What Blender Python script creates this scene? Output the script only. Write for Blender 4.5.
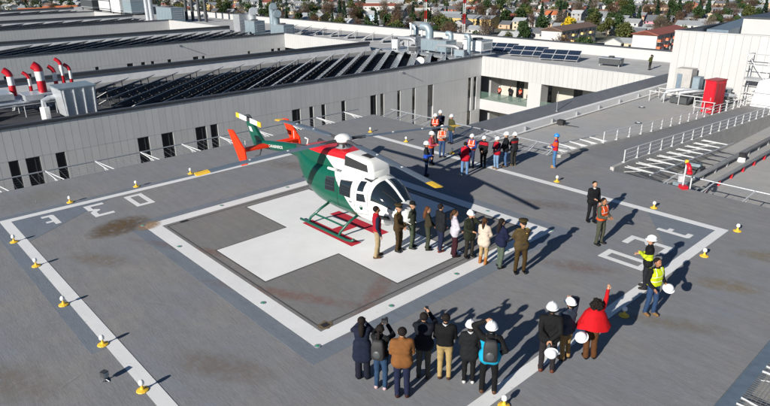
import bpy, math, random
import numpy as np
from mathutils import Vector, Matrix
R = math.radians
scene = bpy.context.scene
COL = scene.collection
for o in list(bpy.data.objects): bpy.data.objects.remove(o)

# ------------------------------------------------------------------ camera
CAM = np.array([16.179, -12.818, 8.871]); FPX = 605.7; PW, PH = 770.0, 406.0
YAW, PITCH, ROLL = -0.829, -0.3662, -0.0090
def cam_axes():
    cy, sy = math.cos(YAW), math.sin(YAW)
    f0 = np.array([sy, cy, 0]); r = np.array([cy, -sy, 0]); u = np.array([0, 0, 1.0])
    f = f0*math.cos(PITCH)+u*math.sin(PITCH); up = -f0*math.sin(PITCH)+u*math.cos(PITCH)
    cr, sr = math.cos(ROLL), math.sin(ROLL)
    return r*cr+up*sr, -r*sr+up*cr, f
CR, CU, CF = cam_axes()
def view_x(x, y, z):
    """where a place appears across the photograph (for counting 'from the left' in labels)"""
    d = np.array([x, y, z])-CAM; w = d @ CF
    if w < 1: return (-9e9, 9e9, w)
    return (PW/2+FPX*(d @ CR)/w, PH/2-FPX*(d @ CU)/w, w)
cam = bpy.data.cameras.new("camera"); camo = bpy.data.objects.new("camera", cam); COL.objects.link(camo)
M = Matrix(((CR[0], CU[0], -CF[0]), (CR[1], CU[1], -CF[1]), (CR[2], CU[2], -CF[2])))
camo.matrix_world = Matrix.Translation(Vector(CAM)) @ M.to_4x4()
cam.sensor_width = 36; cam.lens = FPX/PW*36; cam.clip_start = .1; cam.clip_end = 12000
scene.camera = camo

# ------------------------------------------------------------------ sky, sun, exposure
SUN_EL = R(22.3); to_sun_h = Vector((math.sin(R(8.5)), -math.cos(R(8.5)), 0))
world = bpy.data.worlds.new("World"); scene.world = world; world.use_nodes = True
nt = world.node_tree; nt.nodes.clear()
sky = nt.nodes.new('ShaderNodeTexSky'); sky.sky_type = 'NISHITA'; sky.sun_disc = False
sky.sun_elevation = SUN_EL; sky.sun_rotation = math.atan2(to_sun_h.x, to_sun_h.y)
sky.air_density = .8; sky.dust_density = .0; sky.ozone_density = 3.0
bg = nt.nodes.new('ShaderNodeBackground'); bg.inputs['Strength'].default_value = .05
wo = nt.nodes.new('ShaderNodeOutputWorld')
nt.links.new(sky.outputs[0], bg.inputs[0]); nt.links.new(bg.outputs[0], wo.inputs[0])
sl = bpy.data.lights.new("sun", 'SUN'); sl.energy = 5.0; sl.angle = R(.53); sl.color = (1, .95, .87)
so = bpy.data.objects.new("sun", sl); COL.objects.link(so)
to_sun = (to_sun_h*math.cos(SUN_EL)+Vector((0, 0, math.sin(SUN_EL)))).normalized()
so.rotation_euler = to_sun.to_track_quat('Z', 'Y').to_euler()
so.location = to_sun*120
vs = scene.view_settings; vs.view_transform = 'Standard'; vs.look = 'None'; vs.exposure = .52; vs.gamma = 1; vs.use_curve_mapping = False

# ------------------------------------------------------------------ helpers
def link(o, parent=None):
    COL.objects.link(o)
    if parent is not None: o.parent = parent
    return o
def tag(o, label=None, cat=None, group=None, kind=None):
    if label: o['label'] = label
    if cat: o['category'] = cat
    if group: o['group'] = group
    if kind: o['kind'] = kind
    return o
def thing(name, label, cat, loc=(0, 0, 0), rz=0, group=None):
    o = bpy.data.objects.new(name, None); o.empty_display_size = .2
    o.location = loc; o.rotation_euler = (0, 0, rz); link(o)
    return tag(o, label, cat, group)
def inst(name, me, parent=None, loc=(0, 0, 0), rot=(0, 0, 0), sc=(1, 1, 1)):
    o = bpy.data.objects.new(name, me); o.location = loc; o.rotation_euler = rot; o.scale = sc
    return link(o, parent)
class MB:
    def __init__(s): s.v = []; s.f = []; s.m = []
    def add(s, vs, fs, m=0):
        b = len(s.v); s.v += [tuple(map(float, p)) for p in vs]
        s.f += [tuple(b+i for i in f) for f in fs]
        s.m += ([m]*len(fs) if isinstance(m, int) else list(m)); return s
    def box(s, a, b, m=0):
        x0, y0, z0 = a; x1, y1, z1 = b
        return s.add([(x0,y0,z0),(x1,y0,z0),(x1,y1,z0),(x0,y1,z0),(x0,y0,z1),(x1,y0,z1),(x1,y1,z1),(x0,y1,z1)],
            [(0,3,2,1),(4,5,6,7),(0,1,5,4),(1,2,6,5),(2,3,7,6),(3,0,4,7)], m)
    def prism(s, poly, z0, z1, m=0, M=None):
        n = len(poly)
        vs = [(p[0],p[1],z0) for p in poly]+[(p[0],p[1],z1) for p in poly]
        if M is not None: vs = [M @ Vector(v) for v in vs]
        return s.add(vs, [tuple(range(n-1,-1,-1)), tuple(range(n,2*n))]+[(i,(i+1)%n,n+(i+1)%n,n+i) for i in range(n)], m)
    def tube(s, p, q, r0, r1=None, n=6, m=0, caps=True):
        r1 = r0 if r1 is None else r1
        p = Vector(p); q = Vector(q); d = (q-p)
        if d.length < 1e-9: return s
        d.normalize(); a = d.orthogonal().normalized(); b = d.cross(a)
        vs = []
        for c, r in ((p, r0), (q, r1)):
            for i in range(n):
                t = 2*math.pi*i/n; vs.append(c+a*(r*math.cos(t))+b*(r*math.sin(t)))
        fs = [(i,(i+1)%n,n+(i+1)%n,n+i) for i in range(n)]
        if caps: fs += [tuple(range(n-1,-1,-1)), tuple(range(n,2*n))]
        return s.add(vs, fs, m)
    def path(s, pts, r, n=8, m=0, mats=None):
        """one continuous tube through the points; r number or list"""
        pts = [Vector(p) for p in pts]; k = len(pts)
        rr = [r]*k if not hasattr(r, '__len__') else r
        rings = []; up = None
        for i, p in enumerate(pts):
            d = (pts[min(i+1,k-1)]-pts[max(i-1,0)]).normalized()
            a = d.orthogonal().normalized() if up is None else (up-d*up.dot(d)).normalized()
            up = a; b = d.cross(a)
            rings.append([p+a*(rr[i]*math.cos(2*math.pi*j/n))+b*(rr[i]*math.sin(2*math.pi*j/n)) for j in range(n)])
        return s.loft(rings, m, mats)
    def loft(s, rings, m=0, mats=None, caps=True):
        n = len(rings[0]); vs = [v for r in rings for v in r]; fs = []; mm = []
        for i in range(len(rings)-1):
            for j in range(n):
                fs.append((i*n+j, i*n+(j+1)%n, (i+1)*n+(j+1)%n, (i+1)*n+j)); mm.append(mats[i] if mats else m)
        if caps:
            fs.append(tuple(range(n-1,-1,-1))); mm.append(mats[0] if mats else m)
            e = (len(rings)-1)*n; fs.append(tuple(e+j for j in range(n))); mm.append(mats[-1] if mats else m)
        return s.add(vs, fs, mm)
    def lathe(s, prof, n=14, c=(0,0,0), m=0, mats=None):
        rings = [[(c[0]+r*math.cos(2*math.pi*j/n), c[1]+r*math.sin(2*math.pi*j/n), c[2]+z) for j in range(n)] for r, z in prof]
        return s.loft(rings, m, mats)
    def ell(s, c, r, nu=10, nv=7, m=0):
        rings = []
        for i in range(nv+1):
            t = math.pi*(i/nv-.5); t = max(-1.5, min(1.5, t))
            rings.append([(c[0]+r[0]*math.cos(t)*math.cos(2*math.pi*j/nu), c[1]+r[1]*math.cos(t)*math.sin(2*math.pi*j/nu), c[2]+r[2]*math.sin(t)) for j in range(nu)])
        return s.loft(rings, m)
    def mesh(s, name, mats, smooth=False):
        me = bpy.data.meshes.new(name); me.from_pydata(s.v, [], s.f)
        for x in (mats if isinstance(mats, (list, tuple)) else [mats]): me.materials.append(x)
        me.polygons.foreach_set('material_index', s.m)
        if smooth: me.polygons.foreach_set('use_smooth', [True]*len(s.f))
        me.update(); return me
    def obj(s, name, mats, parent=None, loc=(0,0,0), rz=0, smooth=False):
        return inst(name, s.mesh(name, mats, smooth), parent, loc, (0,0,rz))
def auto_smooth(o, deg=40):
    me = o.data; me.polygons.foreach_set('use_smooth', [True]*len(me.polygons)); me.set_sharp_from_angle(angle=R(deg))

# ------------------------------------------------------------------ materials
def srgb(h):
    h = h.lstrip('#'); c = [int(h[i:i+2], 16)/255 for i in (0, 2, 4)]
    return tuple((x/12.92 if x <= .04045 else ((x+.055)/1.055)**2.4) for x in c)
def mat(name, col, rough=.6, metal=0, var=.12, scale=4, bump=0, spec=.5, rand=0, coords='Object', stretch=None, coat=0):
    m = bpy.data.materials.new(name); m.use_nodes = True; t = m.node_tree; N = t.nodes; L = t.links
    b = N['Principled BSDF']
    if isinstance(col, str): col = srgb(col)
    b.inputs['Roughness'].default_value = rough; b.inputs['Metallic'].default_value = metal
    b.inputs['Specular IOR Level'].default_value = spec; b.inputs['Coat Weight'].default_value = coat
    tc = N.new('ShaderNodeTexCoord'); src = tc.outputs['Object']
    if coords == 'World': src = N.new('ShaderNodeNewGeometry').outputs['Position']
    if stretch:
        mp = N.new('ShaderNodeMapping'); mp.inputs['Scale'].default_value = stretch; L.new(src, mp.inputs[0]); src = mp.outputs[0]
    nz = N.new('ShaderNodeTexNoise'); nz.inputs['Scale'].default_value = scale; nz.inputs['Detail'].default_value = 5; nz.inputs['Roughness'].default_value = .62
    L.new(src, nz.inputs['Vector'])
    mr = N.new('ShaderNodeMapRange'); mr.inputs[1].default_value = .25; mr.inputs[2].default_value = .75
    mr.inputs[3].default_value = 1-var; mr.inputs[4].default_value = 1+var; L.new(nz.outputs[0], mr.inputs[0])
    fac = mr.outputs[0]
    if rand:
        oi = N.new('ShaderNodeObjectInfo'); m2 = N.new('ShaderNodeMapRange'); m2.inputs[3].default_value = 1-rand; m2.inputs[4].default_value = 1+rand
        L.new(oi.outputs['Random'], m2.inputs[0]); mu = N.new('ShaderNodeMath'); mu.operation = 'MULTIPLY'
        L.new(fac, mu.inputs[0]); L.new(m2.outputs[0], mu.inputs[1]); fac = mu.outputs[0]
    mx = N.new('ShaderNodeVectorMath'); mx.operation = 'SCALE'; mx.inputs[0].default_value = col; L.new(fac, mx.inputs['Scale'])
    L.new(mx.outputs[0], b.inputs['Base Color'])
    if bump:
        bp = N.new('ShaderNodeBump'); bp.inputs['Strength'].default_value = bump; bp.inputs['Distance'].default_value = .02
        L.new(nz.outputs[0], bp.inputs['Height']); L.new(bp.outputs[0], b.inputs['Normal'])
    return m
def node_mix(N, L, fac, a, b):
    mx = N.new('ShaderNodeMix'); mx.data_type = 'RGBA'
    if hasattr(fac, 'is_output'): L.new(fac, mx.inputs[0])
    else: mx.inputs[0].default_value = fac
    for s, i in ((a, 6), (b, 7)):
        if hasattr(s, 'is_output'): L.new(s, mx.inputs[i])
        else: mx.inputs[i].default_value = (*s, 1)
    return mx.outputs[2]
def noise(N, L, src, scale, detail=4, rough=.6, stretch=None, rot=0):
    if stretch:
        mp = N.new('ShaderNodeMapping'); mp.inputs['Scale'].default_value = stretch; mp.inputs['Rotation'].default_value = (0, 0, rot)
        L.new(src, mp.inputs[0]); src = mp.outputs[0]
    n = N.new('ShaderNodeTexNoise'); n.inputs['Scale'].default_value = scale; n.inputs['Detail'].default_value = detail; n.inputs['Roughness'].default_value = rough
    L.new(src, n.inputs['Vector']); return n.outputs[0]
def ramp(N, L, src, lo, hi, a=0, b=1):
    m = N.new('ShaderNodeMapRange'); m.inputs[1].default_value = lo; m.inputs[2].default_value = hi; m.inputs[3].default_value = a; m.inputs[4].default_value = b
    L.new(src, m.inputs[0]); return m.outputs[0]
def deck_mat(name, base, warm, cool, stain=.5, speck=True, rough=.8):
    """weathered rubber-coated deck: blotches, drag streaks, rust and dirt of their own shape"""
    m = bpy.data.materials.new(name); m.use_nodes = True; N = m.node_tree.nodes; L = m.node_tree.links
    b = N['Principled BSDF']; b.inputs['Roughness'].default_value = rough; b.inputs['Specular IOR Level'].default_value = .3
    pos = N.new('ShaderNodeNewGeometry').outputs['Position']
    big = ramp(N, L, noise(N, L, pos, .3, 6, .65), .4, .6)
    c = node_mix(N, L, big, warm, cool)
    mid = ramp(N, L, noise(N, L, pos, 1.1, 7, .7), .38, .64)
    c = node_mix(N, L, ramp(N, L, mid, 0, 1, 0, .75), c, tuple(x*.86 for x in base))
    st = ramp(N, L, noise(N, L, pos, 1.9, 6, .72, (.3, 2.6, 1), R(28)), .42, .66)
    dark = tuple(x*.72 for x in base); c2 = node_mix(N, L, ramp(N, L, st, 0, 1, 0, .62), c, dark)
    fs = ramp(N, L, noise(N, L, pos, 11, 5, .78, (.4, 2.2, 1), R(28)), .38, .66)
    c2 = node_mix(N, L, ramp(N, L, fs, 0, 1, 0, .36), c2, tuple(x*1.45 for x in base))
    rust = ramp(N, L, noise(N, L, pos, .55, 6, .7), .64, .8, 0, stain)
    c2 = node_mix(N, L, rust, c2, (.26, .18, .12))
    pale = ramp(N, L, noise(N, L, pos, 2.7, 7, .78), .58, .74, 0, .5)
    c2 = node_mix(N, L, pale, c2, tuple(x*1.55 for x in base))
    L.new(c2, b.inputs['Base Color'])
    bp = N.new('ShaderNodeBump'); bp.inputs['Strength'].default_value = .25; bp.inputs['Distance'].default_value = .01
    L.new(fs, bp.inputs['Height']); L.new(bp.outputs[0], b.inputs['Normal'])
    return m
def paint_mat(name, col, under, wear=.58, rough=.7):
    m = bpy.data.materials.new(name); m.use_nodes = True; N = m.node_tree.nodes; L = m.node_tree.links
    b = N['Principled BSDF']; b.inputs['Roughness'].default_value = rough; b.inputs['Specular IOR Level'].default_value = .3
    pos = N.new('ShaderNodeNewGeometry').outputs['Position']
    n1 = ramp(N, L, noise(N, L, pos, .9, 6, .65), .35, .7)
    c = node_mix(N, L, ramp(N, L, n1, 0, 1, 0, .4), col, tuple(x*.78 for x in col))
    w = ramp(N, L, noise(N, L, pos, 7, 7, .75), wear, wear+.12, 0, .6)
    c = node_mix(N, L, w, c, under)
    st = ramp(N, L, noise(N, L, pos, 3, 5, .7, (.3, 3, 1), R(30)), .6, .75, 0, .25)
    c = node_mix(N, L, st, c, under)
    L.new(c, b.inputs['Base Color']); return m

m_deck = deck_mat('deck coating grey', (.222, .222, .228), (.252, .24, .228), (.198, .217, .247), .4)
m_deck_in = deck_mat('deck coating inner field', (.20, .196, .19), (.225, .205, .19), (.185, .192, .2), .5)
m_deck_blue = deck_mat('deck coating blue grey repaint', (.17, .195, .227), (.185, .2, .222), (.158, .19, .238), .15)
m_groove = mat('dark joint', (.075, .075, .078), .8, var=.25, scale=3, coords='World')
m_white_line = paint_mat('white line paint', (.76, .76, .755), (.36, .36, .36))
m_cross = paint_mat('white cross paint', (.80, .80, .795), (.5, .5, .48), .6)
m_red_line = paint_mat('red line paint', (.50, .03, .05), (.5, .3, .3), .66)
m_clad = mat('grey white cladding', (.62, .62, .612), .45, var=.05, scale=.6, rand=.035, coords='World')
m_clad_w = mat('white cladding', (.43, .43, .428), .5, var=.04, scale=.5, rand=.025, coords='World')
m_core = mat('wall core', (.30, .30, .30), .8, var=.1)
m_render = mat('beige render wall', (.42, .40, .35), .8, var=.08, scale=1.2, coords='World')
m_cap = mat('grey metal parapet cap', (.17, .178, .19), .5, .2, var=.15, scale=1.5, coords='World')
m_coping = mat('dark metal coping', (.05, .055, .065), .5, .0, var=.15, scale=1.5, coords='World')
m_roof = mat('grey roof membrane', (.20, .20, .198), .85, var=.3, scale=.8, bump=.2, coords='World')
m_roofl = mat('pale roof membrane', (.42, .42, .415), .85, var=.2, scale=.6, coords='World')
m_row_shade = mat('painted solar row shade', (.045, .048, .055), .8, var=.25, scale=.8, coords='World')  # dark colour stands in for roof shade between the solar rows
m_upst = mat('white membrane upstand', (.5, .51, .52), .6, var=.15, scale=1.5, coords='World')
m_roof0 = deck_mat('grey roof screed', (.37, .365, .355), (.41, .38, .335), (.32, .34, .365), .6)
m_glass = mat('dark window glass', (.012, .015, .018), .08, var=.1, spec=.8)
m_frame = mat('dark window frame', (.045, .05, .055), .5, var=.1)
m_glass_rail = bpy.data.materials.new('green glass balustrade'); m_glass_rail.use_nodes = True
_b = m_glass_rail.node_tree.nodes['Principled BSDF']; _b.inputs['Base Color'].default_value = (.16, .26, .21, 1); _b.inputs['Roughness'].default_value = .05; _b.inputs['Alpha'].default_value = .2
m_galv = mat('galvanised steel', (.46, .48, .50), .42, .55, var=.2, scale=9)
m_galv_w = mat('pale painted steel', (.54, .55, .56), .5, .1, var=.12, scale=9)
m_steelb = mat('blue grey steel edge', (.16, .21, .26), .5, .3, var=.2, scale=3, coords='World')
m_wire = mat('net wire', (.3, .31, .32), .5, .4)
m_red = mat('red enamel', (.5, .008, .02), .4, var=.12, scale=3, coat=.2)
m_red_d = mat('dark red enamel', (.3, .012, .02), .5, var=.12, scale=3)
m_white = mat('white enamel', (.78, .78, .77), .4, var=.06, scale=3)
m_yellow = mat('yellow enamel', (.78, .48, .04), .5, var=.15, scale=20)
m_silver = mat('silver foil lagging', (.66, .69, .72), .3, .55, var=.18, scale=6, bump=.5)
m_bluegalv = mat('blue grey duct sheet', (.27, .34, .38), .4, .35, var=.15, scale=2)
m_concrete = mat('pale concrete', (.36, .35, .335), .85, var=.18, scale=2.5, bump=.2, coords='World')
m_black = mat('black rubber', (.02, .02, .022), .7, var=.15)
m_dark = mat('dark grey metal', (.06, .065, .07), .5, .2, var=.15)
m_pv = bpy.data.materials.new('photovoltaic cells'); m_pv.use_nodes = True
def _pv():
    N = m_pv.node_tree.nodes; L = m_pv.node_tree.links; b = N['Principled BSDF']
    tc = N.new('ShaderNodeTexCoord'); br = N.new('ShaderNodeTexBrick'); br.offset = 0; br.inputs['Scale'].default_value = 1
    br.inputs['Color1'].default_value = (.012, .022, .045, 1); br.inputs['Color2'].default_value = (.016, .028, .055, 1); br.inputs['Mortar'].default_value = (.06, .075, .1, 1)
    br.inputs['Mortar Size'].default_value = .012; br.inputs['Brick Width'].default_value = .33; br.inputs['Row Height'].default_value = .33
    L.new(tc.outputs['Object'], br.inputs['Vector']); L.new(br.outputs[0], b.inputs['Base Color'])
    b.inputs['Roughness'].default_value = .18; b.inputs['Specular IOR Level'].default_value = .9
_pv()

UNIT = MB().box((-.5,-.5,-.5),(.5,.5,.5))
_unit_cache = {}
def ubox(name, m, parent, a, b):
    """box part sharing one unit-cube mesh per material"""
    if m.name not in _unit_cache: _unit_cache[m.name] = UNIT.mesh('unit_block', m)
    a = Vector(a); b = Vector(b)
    return inst(name, _unit_cache[m.name], parent, (a+b)/2, (0,0,0), tuple(abs(x) for x in (b-a)))

# ================================================================== THE SETTING
GZ = -28.0
def ground_mat():
    m = bpy.data.materials.new('town ground'); m.use_nodes = True; N = m.node_tree.nodes; L = m.node_tree.links
    b = N['Principled BSDF']; b.inputs['Roughness'].default_value = .9
    pos = N.new('ShaderNodeNewGeometry').outputs['Position']
    g = ramp(N, L, noise(N, L, pos, .035, 5, .7), .38, .62)
    c = node_mix(N, L, g, (.055, .075, .028), (.13, .115, .085))
    g2 = ramp(N, L, noise(N, L, pos, .11, 5, .7), .45, .6)
    c = node_mix(N, L, g2, c, (.17, .165, .155))
    L.new(c, b.inputs['Base Color']); return m
m_ground = ground_mat()
gmb = MB().add([(-9000,-9000,0),(9000,-9000,0),(9000,9000,0),(-9000,9000,0)], [(0,1,2,3)])
tag(gmb.obj('ground', m_ground, None, (0,0,GZ)), kind='structure', label='grass, yards and bare soil of the town below')

# ---- the helipad deck
DX0, DX1, DY0, DY1 = -13.4, 13.1, -15.0, 13.35
deck = MB().box((DX0,DY0,-.35),(DX1,DY1,0)).obj('helipad_deck', m_deck)
tag(deck, 'weathered grey rooftop helipad deck', kind='structure')
for a, b in (((DX0-.12,DY0,-.42),(DX0,DY1+.12,-.03)), ((DX1,DY0,-.42),(DX1+.3,DY1+.12,-.03)), ((DX0,DY1,-.42),(DX1,DY1+.12,-.03))):
    MB().box(a, b).obj('edge_trim', m_steelb, deck)
def sheet(name, polys, m, z, parent=deck):
    mb = MB()
    for p in polys: mb.prism(p, z-.003, z)
    return mb.obj(name, m, parent)
def rect(x0, y0, x1, y1): return [(x0,y0),(x1,y0),(x1,y1),(x0,y1)]
def frame(x0, y0, x1, y1, w):
    return [rect(x0,y0,x0+w,y1), rect(x1-w,y0,x1,y1), rect(x0+w,y0,x1-w,y0+w), rect(x0+w,y1-w,x1-w,y1)]
OX0, OX1, OY0, OY1 = -9.68, 9.79, -9.22, 9.88
IX0, IX1, IY0, IY1 = -5.43, 5.45, -5.36, 5.31
sheet('blue_grey_band', frame(IX0-.5,IY0-.5,IX1+.5,IY1+.5,.5), m_deck_blue, .004)
sheet('blue_grey_edge', [rect(OX0-.38,OY0-.1,OX0,OY1)], m_deck_blue, .004)
sheet('blue_grey_edge', [rect(OX0-.38,OY0-.4,OX1-8,OY0)], m_deck_blue, .0041)
sheet('blue_grey_corner', [[(OX0,OY0),(OX0+3.1,OY0),(OX0,OY0+4.6)]], m_deck_blue, .005)
sheet('blue_grey_corner', [[(OX1,OY1),(OX1-3.1,OY1),(OX1,OY1-4.4)]], m_deck_blue, .005)
sheet('inner_field', [rect(IX0,IY0,IX1,IY1)], m_deck_in, .005)
for p in frame(OX0,OY0,OX1,OY1,.34): sheet('white_border_line', [p], m_white_line, .009)
for p in frame(IX0,IY0,IX1,IY1,.52): sheet('white_landing_line', [p], m_white_line, .010)
ca, cw = 4.39, 1.53
cross = [(-cw,-ca),(cw,-ca),(cw,-cw),(ca,-cw),(ca,cw),(cw,cw),(cw,ca),(-cw,ca),(-cw,cw),(-ca,cw),(-ca,-cw),(-cw,-cw)]
big = [(x+(.055 if x > 0 else -.055), y+(.055 if y > 0 else -.055)) for x, y in cross]
sheet('cross_outline', [big], m_groove, .008)
for s in (-1, 1):
    sheet('joint_line', [rect(s*4.72-.025, -4.72, s*4.72+.025, 4.72)], m_groove, .0085)
    sheet('joint_line', [rect(-4.69, s*4.72-.025, 4.69, s*4.72+.025)], m_groove, .0086)
sheet('white_cross', [cross], m_cross, .012)
sheet('red_letter_h', [rect(-1.47,-.88,1.42,-.42), rect(-1.47,.42,1.42,.88), rect(-.24,-.42,.24,.42)], m_red_line, .016)
# "03t": strokes in local (right, up), 0.75 wide and 1.5 high
G0 = [rect(0,0,.2,1.5), rect(.55,0,.75,1.5), rect(.2,0,.55,.22), rect(.2,1.28,.55,1.5)]
G3 = [[(0,0),(.75,0),(.75,.62),(.6,.75),(.75,.88),(.75,1.5),(0,1.5),(0,1.28),(.54,1.28),(.54,.95),(.34,.82),(.34,.68),(.54,.55),(.54,.22),(0,.22)]]
GT = [[(.12,1.15),(.32,1.15),(.32,.85),(.56,.85),(.56,.68),(.32,.68),(.32,.2),(.56,.2),(.56,0),(.2,0),(.12,.08)]]
def glyphs(fn):
    for nm, g, off in (('painted_digit', G0, 0), ('painted_digit', G3, 1.63), ('painted_letter', GT, 3.4)):
        polys = [[fn(x+off, y) for x, y in p] for p in g]
        sheet(nm, polys, m_white_line, .011)
glyphs(lambda x, y: (9.10-y, 4.57+x))
glyphs(lambda x, y: (-9.03+y, -3.97-x))
m_rust = deck_mat('rust stain', (.15, .11, .07), (.17, .115, .065), (.13, .11, .08), .9)
m_sand = mat('spilled sand', (.42, .30, .19), .9, var=.25, scale=6, coords='World')
rng = random.Random(3)
def blob(cx, cy, rx, ry, rot, n=18):
    out = []
    for i in range(n):
        t = 2*math.pi*i/n; k = 1+rng.uniform(-.22, .22); x, y = rx*k*math.cos(t), ry*k*math.sin(t)
        out.append((cx+x*math.cos(rot)-y*math.sin(rot), cy+x*math.sin(rot)+y*math.cos(rot)))
    return out
def stain(x, y, rx, ry, rot, col, z, dens=.85):
    m = bpy.data.materials.new('soft stain'); m.use_nodes = True; N = m.node_tree.nodes; L = m.node_tree.links; b = N['Principled BSDF']
    b.inputs['Base Color'].default_value = (*col, 1); b.inputs['Roughness'].default_value = .85; b.inputs['Specular IOR Level'].default_value = .2
    tc = N.new('ShaderNodeTexCoord'); ln = N.new('ShaderNodeVectorMath'); ln.operation = 'LENGTH'; L.new(tc.outputs['Object'], ln.inputs[0])
    fall = ramp(N, L, ln.outputs['Value'], .25, 1, 1, 0)
    nz = ramp(N, L, noise(N, L, N.new('ShaderNodeNewGeometry').outputs['Position'], 3.5, 6, .7), .35, .65, .1, 1)
    mu = N.new('ShaderNodeMath'); mu.operation = 'MULTIPLY'; L.new(fall, mu.inputs[0]); L.new(nz, mu.inputs[1])
    m2 = N.new('ShaderNodeMath'); m2.operation = 'MULTIPLY'; m2.inputs[1].default_value = dens; L.new(mu.outputs[0], m2.inputs[0]); L.new(m2.outputs[0], b.inputs['Alpha'])
    o = MB().prism([(math.cos(2*math.pi*i/20), math.sin(2*math.pi*i/20)) for i in range(20)], -.0001, .0001).obj('stain', m, deck, (x,y,z), rot); o.scale = (rx, ry, 1)
stain(-5.95, -6.05, .9, 1.35, .25, (.17,.12,.07), .0075); stain(-5.3, -5.2, .45, .55, .3, (.42,.29,.18), .0142, 1)
for (sx, sy, sr, sq, sc_) in [(-3.6,-7.6,.9,.35,(.3,.24,.17)),(4.5,-7.5,1.1,.4,(.27,.22,.18)),(2.6,-4.4,2.2,.22,(.33,.19,.16)),(-1.5,-4.55,2.6,.2,(.3,.18,.15)),(4.45,-2.5,.25,1.9,(.33,.2,.17)),(8.2,-8,1.4,.5,(.29,.25,.2)),(11.3,5.5,.8,.35,(.33,.26,.16)),(11.6,8.6,.9,.4,(.34,.27,.15)),(11.0,2.2,1.1,.3,(.3,.26,.2)),(3.8,7.4,1.3,.4,(.29,.23,.2)),(7.6,3.4,1.0,.35,(.3,.22,.19)),(-7.5,3.2,1.6,.5,(.26,.23,.2)),(-11.6,-7.4,.9,1.3,(.33,.32,.29)),(1.5,-11.5,1.3,.5,(.28,.25,.21)),(-3.4,3.2,.7,.4,(.3,.26,.22))]:
    stain(sx, sy, sr*1.5, sq*1.5, .5, sc_, .0076 if abs(sx) < 5 and abs(sy) < 5 else .0072, .33)
sheet('rust_stain', [blob(4.75, -4.55, .18, .22, .3)], m_rust, .0115)
sheet('drain_cover', [rect(4.66,-4.66,4.84,-4.46)], m_black, .0175)
sheet('drain_cover', [rect(-4.82,-4.2,-4.66,-3.9)], m_black, .0175)

rs = random.Random(14)
for _ in range(34):
    sx, sy = rs.uniform(-12,12.5), rs.uniform(-11,12.5)
    stain(sx, sy, rs.uniform(.25,.9), rs.uniform(.02,.06), rs.choice((.5,.45,.6,2.0,-.2))+rs.uniform(-.1,.1), rs.choice(((.45,.45,.45),(.4,.4,.41),(.36,.33,.3))), .0078 if abs(sx) < 5 and abs(sy) < 5 else .0074, .45)
# ---- people-free lights round the pad
def perimeter_light(i, n, x, y, where):
    t = thing('perimeter_light', f'yellow-based white-domed perimeter light {where}', 'light', (x,y,0), rng.uniform(0,6), 'perimeter lights')
    MB().lathe([(.13,0),(.14,.015),(.13,.03),(.05,.05),(.035,.1)], 12).obj('base_plate', m_yellow, t, smooth=False)
    MB().lathe([(.025,.09),(.025,.17)], 8).obj('stem', m_yellow, t)
    MB().lathe([(.045,.165),(.065,.18),(.065,.23),(.05,.27),(.02,.29)], 10).obj('dome', m_white, t, smooth=True)
Lx, Ly = OX0-.28, OY0-.07
P = []
names = ['nearest the left bottom corner of photo', 'second along the left line from photo bottom', 'third along the left line from photo bottom', 'fourth along the left line from photo bottom', 'fifth along the left line, by the far left corner']
for (x, y), w in zip([(4.06,-9.21-.03),(1.57,-9.25),(-1.26,-9.36),(-4.52,-9.24),(-7.14,-9.28)], names): P.append((x,y,w))
for (x, y), w in zip([(-9.98,-6.56),(-10.02,-3.78),(-10.06,-1.19)], ['behind the painted letter t of far left line', 'behind the gap between painted 3 and 0', 'right of the painted 0, under the tail rotor blade']): P.append((x,y,w))
for (x, y), w in zip([(-10.05,10.1),(-7.05,10.1),(-3.75,10.2),(2.5,10.15),(6.93,10.1)], ['at the far corner behind the rotor hub', 'on the far line right of the rotor hub', 'on the far line by the hard-hat group', 'on the right line behind the black-suited person', 'on the right line above the painted t']): P.append((x,y,w))
for (x, y), w in zip([(10.02,10.03),(10.02,7.06),(10.0,1.67),(10.0,-3.7)], ['standing at the right corner of the white border', 'just below the right corner of the border', 'beside the person in red cape', 'at photo bottom by the person in turquoise jacket']): P.append((x,y,w))
for i, (x, y, w) in enumerate(P): perimeter_light(i, len(P), x, y, w)
rng2 = random.Random(8)
k = 0
m_green_lens = mat('green lens', (.05, .3, .17), .2)
for (x, y), w in zip([(-5.43,-5.36),(-2.7,-5.2),(2.6,-5.15),(5.4,-5.3),(5.25,-2.6),(5.25,.2),(5.3,2.7),(5.4,5.28),(2.6,5.1),(-5.25,-2.2),(-5.25,1)],
        ['at the sandy far left corner','left of the white cross','near the bottom left of cross','at the corner nearest the camera','below the white cross','before the brown-uniformed officer','beside the officer at the right end','at the right corner','behind the standing line','behind the cross on the left','under the tail boom']):
    t = thing('flush_light', f'small flush green landing light {w} of inner white line', 'light', (x,y,.0145), 0, 'flush landing lights')
    MB().lathe([(.085,-.006),(.085,.006),(.07,.009)], 12).obj('ring', m_galv, t); MB().lathe([(.05,.009),(.04,.016)], 10).obj('lens', m_green_lens, t)
# obstruction / floodlight at lower left
t = thing('floodlight', 'small dark floodlight on the deck outside left line', 'light', (3.1,-9.72,0), .4); t.scale = (.75,.75,.75)
MB().lathe([(.1,0),(.1,.02),(.03,.04),(.03,.16)], 8).obj('stand', m_dark, t)
MB().box((-.1,-.09,.15),(.08,.09,.33)).obj('lamp_head', m_dark, t); MB().box((.08,-.07,.17),(.095,.07,.31)).obj('lens', m_bluegalv, t)
for a in (0, 2.1, 4.2): MB().tube((.0,0,.05),(.16*math.cos(a),.16*math.sin(a),.01),.012).obj('leg', m_galv, t)

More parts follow.
